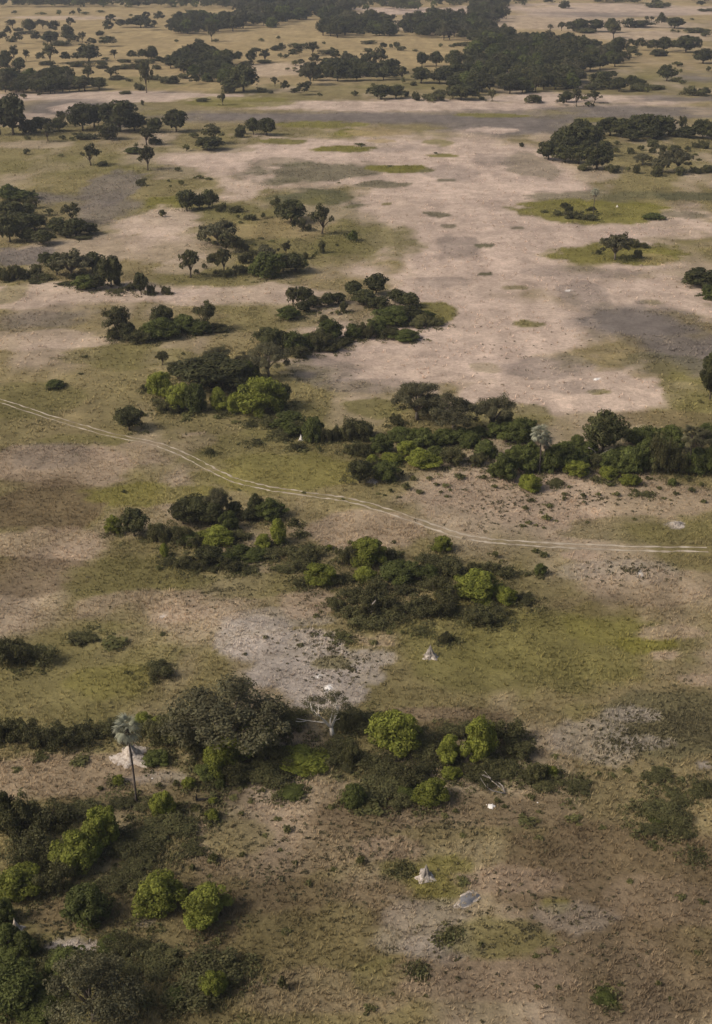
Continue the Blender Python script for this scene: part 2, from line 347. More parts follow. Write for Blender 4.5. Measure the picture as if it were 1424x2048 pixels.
for sgn in (-1, 1):
    wob = (vnoise(np.arange(len(TP)) * 0.35, np.zeros(len(TP)) + sgn * 9, 4) - 0.5)
    cen = TP + nor * (sgn * 0.72 + wob * 0.34)[:, None]
    half = 0.19 + 0.30 * (vnoise(np.arange(len(TP)) * 0.8, np.ones(len(TP)) * sgn * 5, 8) - 0.5) + 0.10 * (vnoise(np.arange(len(TP)) * 0.13, np.ones(len(TP)) * 3.3, 12) - 0.5)
    half *= 0.62 + 0.5 * np.clip(np.linspace(-0.1, 1.3, len(TP)), 0, 1)
    half = np.maximum(half, 0.035)
    Vr = []
    for k in (-1, -0.4, 0.4, 1):
        p = cen + nor * (half * k)[:, None]
        zz = height(p[:, 0], p[:, 1]) + (0.05 if abs(k) < 0.9 else 0.03)
        Vr.append(np.concatenate([p, zz[:, None]], 1))
    Vr = np.stack(Vr, 1).reshape(-1, 3)
    a = np.arange(len(TP) - 1)[:, None] * 4 + np.arange(3)[None, :]; a = a.ravel()
    q = np.stack([a, a + 4, a + 5, a + 1], 1)
    me = mesh_np('wheel_rut', Vr, q.ravel(), np.full(len(q), 4), [M_SAND], smooth=True)
    o = bpy.data.objects.new('wheel_rut', me); COL.objects.link(o); o.parent = track

# ------------------------------------------------------------------ plant prototypes (unit width 1, real aspect)
def leaf_cloud(g, rs, cen, rad, per, size, up=0.35, flat=0.8, m=0, jit=0.55, shell=0.62):
    cen = np.asarray(cen); rad = np.asarray(rad)
    n = len(cen) * per
    ci = np.repeat(np.arange(len(cen)), per)
    u = rs.normal(size=(n, 3)); u[:, 2] = np.where(u[:, 2] < 0, u[:, 2] * 0.55, u[:, 2]); u /= np.linalg.norm(u, axis=1)[:, None]
    rr = rad[ci] * (shell + (1.08 - shell) * rs.rand(n) ** 0.6)
    p = cen[ci] + u * rr[:, None] * np.array([1, 1, flat])
    nrm = u + np.array([0, 0, up]) + rs.normal(size=(n, 3)) * jit
    nrm /= np.linalg.norm(nrm, axis=1)[:, None]
    a = np.cross(nrm, rs.normal(size=(n, 3))); a /= np.linalg.norm(a, axis=1)[:, None] + 1e-9
    b = np.cross(nrm, a)
    s = size * (0.6 + 0.8 * rs.rand(n))[:, None]
    q = np.stack([p - a * s, p - b * s * 0.55, p + a * s, p + b * s * 0.55], 1)
    q[:, :, 2] = np.maximum(q[:, :, 2], 0.004)
    ct = 0.7 + 0.6 * rs.rand(len(cen))
    tone = ct[ci] * (0.8 + 0.4 * rs.rand(n))
    g.quads(q, tone, m)

def dome(rs, n, zc, hzv, rw, rmin, rmax, zlow=-0.55, lob=0.16):
    """clump centres over an uneven dome"""
    ph = rs.rand(4) * 6.28; am = rs.rand(4) * lob
    C, Rr = [], []
    for i in range(n):
        u = rs.normal(size=3); u /= np.linalg.norm(u)
        if u[2] < zlow: u[2] = -u[2]
        az = math.atan2(u[1], u[0])
        k = 1 + sum(am[j] * math.sin((j + 1) * az + ph[j]) for j in range(4)) * (1 - abs(u[2]) * 0.5)
        r = rmin + (rmax - rmin) * rs.rand()
        f = (0.35 + 0.65 * rs.rand() ** 0.35)
        C.append((u[0] * (rw - r * 0.75) * k * f, u[1] * (rw - r * 0.75) * k * f, max(r * 0.5, zc + u[2] * (hzv - r * 0.6) * f * (0.92 + 0.16 * rs.rand()))))
        Rr.append(r)
    return C, Rr

def limbs(g, rs, base_h, r0, targets, m, lean=0.0, sides=6, fork=True):
    top = Vector((lean * base_h, lean * 0.4 * base_h, base_h))
    g.tube([(0, 0, -0.02), (lean * base_h * 0.3, 0, base_h * 0.5), top], [r0 * 1.25, r0 * 0.95, r0 * 0.8], sides, m)
    for t in targets:
        t = Vector(t); mid = top.lerp(t, 0.5) + Vector((rs.normal() * 0.02, rs.normal() * 0.02, 0.03))
        g.tube([top - Vector((0, 0, 0.01)), mid, t], [r0 * 0.6, r0 * 0.4, r0 * 0.15], max(4, sides - 1), m)

def proto(kind, seed, hi):
    """returns (leaf Geo, wood Geo, aspect height/width)"""
    rs = np.random.RandomState(seed * 31 + sum(map(ord, kind)) * 7)
    lf, wd = Geo(), Geo()
    k = 1.0 if hi else 0.30
    ls = 1.0 if hi else 1.75
    pn = lambda v: max(6, int(v * k))
    if kind == 'E':
        asp = 0.9
        C, Rr = dome(rs, 46, 0.46, 0.44, 0.5, 0.09, 0.17, -0.55, 0.3)
        leaf_cloud(lf, rs, C, Rr, pn(150), 0.026 * ls)
        leaf_cloud(lf, rs, [(0, 0, 0.4)], [0.3], pn(600), 0.05 * ls)
        limbs(wd, rs, 0.16, 0.035, [C[i] for i in range(0, 25, 4)], 0)
    elif kind == 'A':
        asp = 0.66
        C, Rr, T = [], [], []
        for i in range(14):
            inner = i < 5
            az = 6.283 * (i + rs.rand() * 0.6) / (5 if inner else 9); d = (0.10 + 0.08 * rs.rand()) if inner else (0.29 + 0.09 * rs.rand())
            z = (0.52 if inner else 0.42) + 0.07 * rs.normal() * 0.6
            c = (d * math.cos(az), d * math.sin(az), z); T.append(c)
            for j in range(4):
                C.append((c[0] + rs.normal() * 0.055, c[1] + rs.normal() * 0.055, c[2] + rs.normal() * 0.03)); Rr.append(0.07 + 0.05 * rs.rand())
            if rs.rand() < 0.6:
                C.append((c[0] * 1.12, c[1] * 1.12, c[2] - 0.12 - 0.06 * rs.rand())); Rr.append(0.08)
        leaf_cloud(lf, rs, C, Rr, pn(230), 0.0125 * ls * (1 if hi else 1.3), flat=0.7, shell=0.2)
        limbs(wd, rs, 0.17, 0.032, T, 0, lean=0.15)
    elif kind == 'T':
        asp = 1.15
        C, Rr = dome(rs, 22, 0.66, 0.42, 0.5, 0.10, 0.2, -0.6, 0.5)
        C = [(c_[0] + 0.12 * rs.normal(), c_[1] + 0.12 * rs.normal(), c_[2] + 0.05 * rs.normal()) for c_ in C]
        leaf_cloud(lf, rs, C, Rr, pn(150), 0.034 * ls, shell=0.4)
        limbs(wd, rs, 0.26, 0.042, [C[i] for i in range(0, 22, 3)], 0, lean=rs.normal() * 0.35)
    elif kind in ('B', 'M'):
        asp = 0.78
        C, Rr = dome(rs, 54, 0.33, 0.42, 0.5, 0.08, 0.16, -0.7, 0.2 if kind == 'B' else 0.26)
        leaf_cloud(lf, rs, C, Rr, pn(190), 0.023 * ls, jit=0.5)
        leaf_cloud(lf, rs, [(0, 0, 0.3)], [0.3], pn(500), 0.05 * ls)
        limbs(wd, rs, 0.06, 0.03, [C[i] for i in range(0, 30, 5)], 0)
    elif kind == 'S':
        asp = 0.46
        C, Rr = [], []
        for b in range(4):
            ox, oy, sz = rs.normal() * 0.17, rs.normal() * 0.17, 0.55 + 0.45 * rs.rand()
            for i in range(11):
                az = rs.rand() * 6.28; d = 0.26 * sz * math.sqrt(rs.rand())
                C.append((ox + d * math.cos(az), oy + d * math.sin(az), (0.06 + 0.28 * rs.rand() ** 0.8) * sz)); Rr.append((0.07 + 0.06 * rs.rand()))
        leaf_cloud(lf, rs, C, Rr, pn(170), 0.017 * ls, shell=0.25, jit=0.75, up=0.25)
        for i in range(0, 44, 5):
            c = C[i]; wd.tube([(0, 0, -0.01), (c[0] * 0.8, c[1] * 0.8, c[2] * 0.6), (c[0] * 1.1, c[1] * 1.1, c[2] + 0.06)], [0.014, 0.01, 0.003], 4)
    elif kind == 's':
        asp = 0.6
        C, Rr = dome(rs, 12, 0.22, 0.3, 0.5, 0.14, 0.24, -0.3, 0.35)
        leaf_cloud(lf, rs, C, Rr, pn(60), 0.07 * (1 if hi else 1.3), shell=0.2, jit=0.8)
        for i in range(0, 12, 3): wd.tube([(0, 0, -0.02), C[i]], [0.02, 0.006], 4)
    q = np.concatenate(lf.V); rr = np.hypot(q[:, 0], q[:, 1]); fx = 0.5 / np.percentile(rr, 97.5); fz = asp / np.percentile(q[:, 2], 99)
    for gg in (lf, wd): gg.V = [v_ * np.array([fx, fx, fz], dtype=np.float32) for v_ in gg.V]
    return lf, wd, asp

KINDS = {  # kind: leaf material, wood material, name, category, phrase, crown part, wood part, crown down to the ground
 'E': (M_E, M_BARK, 'evergreen_tree', 'tree', 'dark evergreen tree', 'crown', 'trunk', True),
 'A': (M_A, M_LIMB, 'spreading_tree', 'tree', 'grey-olive spreading tree', 'crown', 'trunk', False),
 'T': (M_T, M_BARK, 'savanna_tree', 'tree', 'small bare-stemmed tree', 'crown', 'trunk', False),
 'B': (M_B, M_BARK, 'leafy_bush', 'bush', 'bright yellow-green bush', 'foliage', 'stem', True),
 'M': (M_M, M_BARK, 'green_bush', 'bush', 'mid-green leafy bush', 'foliage', 'stem', True),
 'S': (M_S, M_BARK, 'scrub_bush', 'bush', 'dark scrub bush', 'foliage', 'stem', True),
 's': (M_s, M_BARK, 'shrub', 'shrub', 'small shrub', 'foliage', 'stem', True)}
NVAR = {'E': 4, 'A': 3, 'T': 4, 'B': 4, 'M': 4, 'S': 5, 's': 4}
HI, LO, LOGEO = {}, {}, {}
for k, (ml, mw, *_r) in KINDS.items():
    for v in range(NVAR[k]):
        lf, wd, asp = proto(k, v + 1, True)
        HI[k, v] = (lf.mesh(_r[0] + '_' + _r[3], [ml]), wd.mesh(_r[0] + '_' + _r[4], [mw], True), asp)
        lf, wd, asp = proto(k, v + 1, False)
        g = Geo(); nl = len(lf.C)
        Vv = np.concatenate(lf.V + wd.V); Lo = lf.L + [i + lf.n for i in wd.L]
        LO[k, v] = (mesh_np(_r[0] + '_whole', Vv, Lo, lf.C + wd.C, [ml, mw], tone=lf.T + wd.T, midx=[0] * nl + [1] * len(wd.C)), None, asp)
        LOGEO[k, v] = (Vv, np.array(Lo), np.array(lf.C + wd.C), np.array(lf.T + wd.T), nl, asp)

# ------------------------------------------------------------------ catalogue of the plants: cluster, view (origin and zoom the entries are read in), entries
V1, V2, V3 = (0, 0, 2.9667), (472, 0, 2.9667), (944, 0, 2.9667)
V4, V5, V6 = (0, 200, 2.9667), (472, 200, 2.9667), (944, 200, 2.9667)
V7, V8, V9, V10, V11, V12 = (0, 560, 2), (712, 560, 2), (0, 1000, 2), (712, 1000, 2), (0, 1400, 2), (712, 1400, 2)
ZL, ZP, ZR, Z8 = (0, 1580, 2.848), (180, 1340, 2.455), (690, 1430, 2.848), (580, 1080, 2.738)
Z1, Z2, Z3, Z5 = (200, 960, 3.39), (280, 680, 4.188), (490, 540, 3.312), (560, 840, 7.12)
Z6, Z7, ZC, ZD, ZF = (360, 370, 3.747), (0, 370, 3.956), (690, 740, 3.747), (1040, 800, 3.708), (0, 0, 1)
CAT = [
('dark thicket at bottom left', ZL, '''
S 60 300 260 220;S 230 270 260 180;S 420 230 270 130;S 130 450 320 220;S 320 430 230 150;S 270 620 220 180;S 200 480 200 160;E 25 230 120 200;
B 560 370 210 240;B 430 500 270 250;B 70 660 260 210;M 480 810 250 230;B 890 750 270 240;B 1160 810 310 250;
S 740 420 330 150;S 930 300 300 110;S 1070 390 170 80;S 860 350 260 120;M 20 780 120 150;M 30 940 150 170;M 130 980 140 170;S 720 960 240 150;S 860 620 240 90;S 620 640 260 110;S 740 560 220 90;
A 540 1300 540 380;M 380 1110 240 200;M 60 1290 320 270;M 220 1333 320 210;S 900 1060 270 150;S 1150 1250 500 250;B 1210 1210 155 160;M 990 1250 140 110;S 60 1120 240 130;S 240 1060 220 110;S 700 1080 200 110;S 780 1220 160 90;M 620 940 150 90;S 1290 1140 200 110;
B 920 180 130 145;B 1215 190 62 62;s 1110 130 70 35;s 730 190 50 40;s 1215 440 90 55;s 1095 475 35 40;s 970 510 60 40;s 680 510 70 40;s 1380 395 40 35;s 1190 515 40 25;s 800 890 60 30;s 1310 600 30 25;S 1380 1060 120 60;s 1220 890 40 20;S 700 130 150 60;S 800 140 130 50;M 40 1030 160 120'''),
('thicket beside the nearest palm', ZP, '''
S -400 390 150 125;S -280 400 170 135;S -150 405 180 130;S -30 385 180 115;S 70 370 160 105;S -460 380 90 110;
S 390 405 240 160;S 510 435 180 140;S 300 390 150 130;B 255 310 105 85;B 335 305 85 65;M 330 492 125 90;B 135 578 62 52;B 482 597 62 56;
A 690 395 600 360;S 1000 335 210 115;S 1300 320 210 100;S 1410 325 150 95;S 930 310 160 95;S 760 340 200 130;S 600 380 190 110;
B 770 455 230 190;B 640 540 175 165;M 570 562 135 95;B 1035 525 235 140;T 962 385 90 90;S 1205 472 240 120;S 820 592 270 135;S 700 575 160 115;S 910 525 210 130;S 850 430 180 110;S 540 470 130 80;
M 985 652 115 58;M 635 597 52 52;B 600 668 45 35;s 340 595 45 35;s 790 665 40 22;s 700 650 55 28;s 520 700 50 35;s 1180 695 40 25;s 50 605 35 25;s 420 585 35 35;s 560 600 45 25;S 1270 520 140 50;s 740 605 60 30;s 845 612 40 28;s 610 735 55 35;s 150 680 60 30;s 430 680 40 22'''),
('thicket with grey dead branch', ZR, '''
B 290 255 275 245;B 775 320 235 275;B 590 310 155 175;B 602 395 112 92;B 490 545 182 158;B 1180 380 92 78;
S 120 130 260 130;S 20 110 160 110;S 30 290 120 125;S 480 260 240 140;S 640 150 190 110;S 930 200 210 160;S 960 290 190 130;S 240 420 310 160;S 180 540 340 175;S 390 480 230 155;S 330 540 210 125;S 740 430 260 115;S 920 390 210 115;S 1020 412 140 85;S 1110 400 125 115;S 1170 452 190 95;S 1300 476 180 95;S 620 330 160 90;S 860 350 170 110;S 450 380 200 110;M 60 545 110 125;M 350 500 130 90;
s 1065 500 58 36;s 570 597 52 32;s 630 570 48 32;s 410 587 52 32;s 905 548 45 30;s 870 515 50 35;s 1345 395 35 45;s 1280 525 45 25;s 1305 555 35 22;s 1100 570 40 22;s 130 600 200 30;s 1200 265 60 22;s 1410 290 40 20'''),
('scrub patch at lower right', V12, '''
S 1200 362 135 42;S 1240 512 195 92;S 1300 422 105 55;S 1385 402 115 62;S 1300 560 105 52;S 1180 560 115 52;S 1420 380 60 60;S 1150 455 50 30;M 1225 500 100 50;S 1350 650 70 45;
S 180 702 50 42;s 430 747 66 38;s 985 530 42 32;S 240 1112 58 42;M 1000 1222 94 56;s 1060 1147 38 28;s 720 1042 38 32;s 1305 807 52 36;s 690 517 94 32;s 880 507 84 28;S 360 962 62 52;s 500 990 24 30;s 700 407 48 26;s 1375 1022 38 22;s 1210 1147 32 36;s 800 1022 42 26;s 145 1192 30 22;s 280 1200 26 18;s 430 558 36 18;s 735 572 44 20;s 20 665 40 50;s 1100 740 34 20;s 730 1160 36 18;s 810 1160 30 18;s 400 1050 30 22;s 140 1060 30 18;s 1260 1200 32 18;s 970 310 36 18;s 1030 325 50 24;s 1085 300 46 22;s 1190 600 60 22;s 1210 610 50 20;s 1390 820 46 24;s 55 1265 70 30;s 860 385 40 20'''),
('open bottom grassland', V11, '''
M 1410 450 80 100;M 1165 402 95 48;s 1150 537 42 32;s 1330 692 38 22;B 850 492 52 52;s 850 662 44 42;s 770 692 22 26;s 965 472 28 26;s 970 637 28 22;s 1235 752 36 26;s 1180 667 32 22;s 1130 1172 48 62;s 1140 945 50 22;s 1320 445 40 22;s 1110 490 36 18;s 790 455 40 24;s 840 515 34 22;s 915 910 30 26;s 1060 555 34 18;s 1120 610 30 16;s 320 275 90 34;s 60 300 50 18;s 150 265 80 30;s 400 370 30 16'''),
('thicket below track at centre', Z8, '''
B 425 172 190 168;B 155 277 168 138;B 835 80 106 92;B 1030 352 245 170;B 1190 362 122 102;B 1080 372 82 52;T 420 440 100 100;B 415 250 112 92;M 610 262 205 135;M 750 242 125 95;B 215 60 34 32;
S 90 142 195 105;S 290 162 125 115;S 60 192 155 85;S 260 262 145 85;S 60 274 105 62;S 550 132 115 75;S 830 182 235 105;S 880 232 195 115;S 740 284 155 85;S 1020 202 105 75;S 1160 222 175 95;S 240 402 115 75;S 340 374 155 85;S 460 304 145 95;S 510 424 210 140;S 440 512 280 120;S 620 442 155 95;S 730 444 205 115;S 830 442 175 125;S 830 362 155 135;S 1010 472 185 115;S 1120 492 210 115;S 1310 372 155 58;S 640 314 125 65;S 350 460 150 90;S 400 340 140 80;
s 1125 105 42 46;M 1375 196 66 66;s 1345 72 52 32;s 1395 92 62 32;S 710 526 82 42;s 545 527 48 27;s 615 527 42 27;S 860 577 84 62;s 1300 197 32 22;s 330 30 50 26;s 570 25 40 22;s 130 545 60 30;s 60 590 50 24;s 210 545 70 30;s 280 560 110 34;s 330 590 90 34;s 450 585 60 26;s 145 440 60 26;s 1090 85 26 14;s 250 590 80 30'''),
('thicket below track at left', Z1, '''
E 220 412 215 215;B 90 372 105 135;B 435 527 58 98;A 800 270 170 200;E 650 330 290 210;E 555 330 190 180;E 745 335 185 180;S 380 442 145 145;S 520 452 175 135;S 640 472 125 95;M 600 452 155 95;
B 780 472 215 145;M 870 362 115 135;E 910 272 115 115;E 1050 262 115 155;M 1150 292 215 155;E 1010 300 120 100;B 1210 452 105 175;B 1100 482 135 105;M 940 552 155 105;M 1040 562 185 95;S 1150 562 205 95;S 930 432 145 85;E 730 602 195 145;S 470 582 105 55;S 560 612 155 95;S 650 622 145 85;S 760 642 165 75;S 880 642 155 105;M 850 602 125 95;S 1020 642 115 52;S 960 622 115 62;S 1330 572 195 105;S 1240 642 175 65;S 1390 640 120 70;
E 1315 326 72 62;S 1355 392 62 38;s 160 87 34 28;s 1130 315 40 22;s 395 615 40 42;s 940 75 26 20'''),
('grass left of sand flat', V9, '''S 60 682 165 125;S 150 662 145 92;S 340 582 135 48;S 620 732 135 78;S 5 600 50 40;s 440 605 120 30;s 1060 562 30 18;s 980 630 24 14;s 500 700 30 14;s 650 548 40 12'''),
('grove above the track', Z2, '''
E 580 470 640 320;E 310 340 160 150;E 780 440 280 220;A 650 220 210 170;A 1080 310 340 270;A 880 215 175 115;B 165 502 195 225;B 330 612 225 235;M 460 622 175 245;B 650 612 175 205;B 790 622 145 175;B 1010 642 370 325;S 170 617 145 115;S 280 627 155 95;E 1190 562 155 195;M 920 350 160 160;B 1000 662 92 92;
M 1240 772 255 165;S 1080 742 185 95;S 1320 802 155 125;S 930 722 125 45;s 400 650 120 40;s 380 685 110 34;s 640 665 70 34;s 790 700 90 30;S 40 440 90 60;T 190 212 112 110;s 40 640 36 28;s 355 130 40 26;S 700 640 90 40;S 1150 800 120 60;s 1170 700 90 30'''),
('open grass along the track', V7, '''E 510 614 118 104;M 215 437 68 38;s 195 440 40 20;S 840 699 44 22;s 495 850 24 14;s 955 660 24 12;s 320 378 24 10;s 580 542 20 10;S 1020 660 60 24;S 1130 640 70 30;s 1215 857 20 10;s 1370 886 20 10;s 1195 690 50 20'''),
('hedge by little white mound', Z5, '''
M 470 345 270 370;M 150 250 260 210;S 640 335 210 205;S 780 315 250 205;S 930 312 250 200;S 1130 295 360 270;S 1170 552 260 165;S 240 442 210 125;s 560 462 95 95;S 60 300 160 120;s 340 480 160 50;S 1290 450 180 130;S 1070 480 150 100;s 1000 540 70 40;S 330 190 90 100'''),
('belt with the grey crowns', ZC, '''
A 540 370 370 270;M 640 340 190 150;A 810 475 370 295;A 1100 458 310 262;S 1190 432 155 85;S 120 562 245 185;S 60 652 155 115;S 400 424 125 85;
M 270 642 165 155;M 430 562 215 135;B 470 652 145 115;M 600 602 175 165;M 740 592 185 145;M 860 562 185 125;M 940 602 155 125;M 1000 522 125 95;M 1060 692 175 155;M 1120 522 135 125;M 1240 562 235 155;M 1340 562 205 185;M 1190 852 215 215;M 1300 782 205 205;M 1390 702 155 155;
B 570 772 265 168;B 365 722 175 95;B 205 717 95 78;E 110 882 185 190;M 310 857 185 155;S 800 732 215 155;S 1000 752 155 105;S 190 772 105 82;B 1400 932 170 140;M 680 690 150 120;M 520 560 150 120;
s 515 842 62 42;s 635 837 62 37;s 455 917 78 62;s 560 942 67 42;s 865 832 92 52;s 685 882 52 32;s 760 892 72 36;s 1120 902 62 42;s 1040 832 62 42;s 340 927 42 32;s 720 932 42 22;s 790 917 36 22;s 250 945 40 20;s 300 955 40 20;s 400 970 50 22;s 900 915 50 20;s 770 965 60 22'''),
('belt behind the twin palms', ZD, '''
E 635 435 340 330;M 330 542 225 205;M 240 562 155 200;M 430 402 145 135;M 420 532 205 145;S 560 522 155 115;M 700 542 205 165;M 830 562 205 205;M 930 542 195 225;M 870 352 185 135;M 960 382 205 175;S 1050 562 195 290;M 1130 402 225 205;S 1180 562 205 215;M 1330 562 185 205;A 1335 400 205 185;M 1410 562 135 205;M 1400 332 155 145;M 60 560 190 190;M 770 470 170 120;M 520 420 130 110;S 1260 560 140 120;
B 430 592 175 125;B 670 607 145 105;B 820 662 155 105;M 1130 642 62 58;s 1350 642 47 42;S 930 732 114 42;s 720 727 62 42;s 585 722 47 32;s 470 732 52 37;s 330 752 42 36;s 90 767 67 37;s 215 807 92 32;s 40 822 62 36;s 1275 687 62 46;s 1035 672 42 32;s 1160 712 62 32;s 200 902 82 52;s 480 777 42 27;s 680 657 82 42;s 500 912 32 22;s 850 892 42 22;s 1370 767 57 32;S 280 652 132 62;s 860 692 52 27;s 330 717 62 27;s 70 925 60 30;s 30 950 70 30;s 120 940 40 24;s 180 955 40 22;s 160 845 40 22;s 270 905 44 18;s 1255 600 70 40;s 960 600 80 30;s 1070 740 50 22;s 1120 750 40 16;S 580 620 80 40'''),
('right picture edge', ZF, '''E 1424 806 46 92;M 1428 745 30 40;E 1410 580 72 42;M 1385 568 30 22;M 1424 600 40 30'''),
('ring-shaped tree island', Z3, '''
T 320 252 105 135;E 390 232 115 115;M 285 337 145 95;E 390 292 125 85;E 450 262 115 85;E 550 252 115 95;E 620 232 95 75;E 720 202 115 120;E 870 182 175 145;E 790 252 165 115;E 880 272 155 95;E 1000 232 125 95;E 1080 262 155 105;M 960 382 225 125;E 1100 352 165 115;S 1180 392 165 85;S 1270 382 135 62;M 870 442 135 115;S 950 462 175 85;M 1060 482 195 85;S 800 462 115 105;M 710 462 115 105;M 560 482 165 145;S 640 502 155 62;S 500 552 185 135;S 560 552 175 85;M 430 522 155 105;M 320 562 155 145;S 330 592 145 95;E 190 562 175 170;E 130 492 155 112;M 1000 330 160 90;M 1200 345 120 70;E 240 500 120 100;
S 520 357 72 62;S 650 287 62 72;s 615 297 37 32;s 575 292 24 18;s 495 292 28 18;s 775 362 32 18;s 410 300 40 14;s 700 335 28 12'''),
('hedge with lone round tree', V7, '''T 475 232 125 120;E 500 250 90 80;E 645 212 92 105;M 640 247 135 92;M 725 217 95 74;M 790 222 105 58;T 830 200 108 106;S 540 257 135 64;S 455 242 64 48;S 870 214 92 36;M 590 250 100 70;T 650 340 50 52;s 340 312 40 10'''),
('green island left of centre', Z6, '''
E 45 207 155 158;E 140 192 115 105;E 210 187 155 138;S 325 207 52 64;S 410 222 115 52;s 435 257 38 32;S 530 272 95 48;s 620 257 38 48;s 280 212 42 42;s 450 294 38 22;
T 725 240 95 140;E 830 302 225 175;T 830 250 95 130;E 870 357 75 112;S 930 342 62 82;S 960 352 44 52;T 1065 377 162 216;M 1295 432 74 82;s 1240 402 38 42;
A 280 452 290 170;T 340 512 195 145;E 160 447 85 95;S 430 482 95 95;S 490 502 58 58;T 80 692 165 195;s 180 632 42 44;s 125 672 52 42;
T 330 662 145 175;S 240 582 75 64;S 300 692 95 54;S 360 692 95 64;S 440 672 115 74;S 510 602 135 94;A 640 570 170 110;T 795 527 92 94;M 660 712 225 190;E 770 672 155 145;E 860 672 195 145;S 945 562 48 54;s 1000 557 34 38;s 1020 532 34 34;S 1070 522 64 92;s 1175 465 34 22;S 590 652 130 80;M 580 690 130 110;s 640 290 40 14;s 600 410 60 14;s 690 430 60 16;s 550 460 60 18'''),
('left-edge grove by grey pan', Z7, '''
M 60 132 185 125;M 160 137 205 84;S 220 192 125 92;E 60 282 205 155;E 190 264 165 112;E 60 472 225 225;E 180 384 205 152;E 260 374 185 132;E 330 490 195 122;E 200 462 155 112;E 460 412 205 142;E 590 424 175 150;E 700 402 135 92;T 580 310 165 150;T 390 244 78 54;E 520 432 125 84;E 120 340 160 120;S 640 440 130 40'''),
('tree strip below grey pan', Z7, '''
S 30 772 115 112;S 110 767 135 122;S 200 752 125 64;S 260 747 135 104;S 330 772 155 62;A 570 722 330 205;E 440 732 165 180;E 350 652 115 112;E 870 832 185 250;M 660 852 175 122;E 750 842 165 122;E 720 702 205 155;S 920 802 75 84;S 910 872 125 42;E 1110 882 130 180;S 1190 862 75 74;S 1310 862 84 68;S 520 810 120 40;S 270 790 120 30;S 1030 840 110 60;S 600 760 120 60;E 800 740 140 110'''),
('upper-left tree row', V4, '''
E 60 222 195 212;E -10 215 120 200;S 150 202 95 74;E 235 192 125 78;T 285 247 74 94;E 345 192 84 74;E 480 192 155 145;E 550 172 135 125;E 620 152 125 110;E 700 202 195 165;E 790 192 135 95;S 615 242 145 92;E 915 197 84 78;T 870 267 105 92;S 920 267 95 38;E 1040 197 125 122;E 1235 307 165 84;T 1265 260 132 102;S 1410 227 64 54;s 1105 307 47 42;s 1145 227 62 32;S 500 237 120 40;T 370 160 70 80;
s 155 327 48 36;T 540 388 105 122;S 610 397 62 32;M 790 327 105 42;s 805 282 32 22;T 878 417 105 132;s 825 360 28 22;S 835 517 58 46;s 1075 510 38 32;s 1055 427 52 26;s 1180 472 62 26;s 965 700 52 46;s 425 240 32 22;s 370 237 38 26;s 360 337 42 16;s 1000 490 24 16;s 1010 520 20 14;s 200 560 22 22;s 160 240 36 24;s 1230 480 60 18'''),
('right wooded island', V6, '''
E 460 362 135 112;E 560 377 135 105;E 640 387 135 112;E 750 422 175 142;S 680 422 95 42;S 845 437 95 52;E 550 292 145 112;E 640 292 165 132;E 720 292 135 122;E 520 302 105 92;E 650 232 112 102;E 780 192 74 64;E 830 222 145 102;E 900 232 125 102;E 980 212 135 102;E 1050 232 165 122;E 1140 222 135 112;E 960 252 115 62;E 1080 242 115 62;T 1240 202 58 92;S 1210 222 84 42;E 1290 232 115 64;E 1380 237 135 102;E 1424 242 84 92;E 590 330 120 100;E 690 350 120 100;E 780 340 100 90;
S 1075 282 84 42;S 1140 312 64 38;s 1175 312 34 32;S 1225 302 74 32;s 1280 307 44 36;S 1075 317 42 37;s 1005 302 52 32;S 940 322 42 37;s 855 312 52 28;S 1330 287 44 32;S 1380 292 64 46;s 860 267 42 22;A 1010 387 115 62;A 1130 432 135 115;A 1220 432 155 125;S 1095 462 84 62;S 980 442 48 52;S 1240 457 84 52;S 1340 447 74 42;S 1400 442 74 47;s 930 427 34 28;S 295 282 34 26;s 395 320 24 22;s 1330 330 40 16;s 830 300 30 16;s 1350 360 40 14'''),
('palm islet', V6, '''S 550 642 54 34;S 575 672 54 44;S 600 714 115 52;E 715 684 74 48;S 710 724 105 42;S 510 692 74 32;s 430 674 54 22;M 1085 717 125 42;s 1060 700 60 20'''),
('one-tree islet', V6, '''A 848 948 178 150;S 975 880 95 48;S 1020 882 54 37;S 750 917 38 30;S 985 947 64 54;S 920 868 84 46'''),
('clump beside the grey channel', V5, '''E 100 212 85 88;E 180 217 105 92;S 40 207 54 48;S 10 224 44 28;s 740 278 70 12;s 1185 318 24 12;s 915 400 44 12;s 610 495 26 10'''),
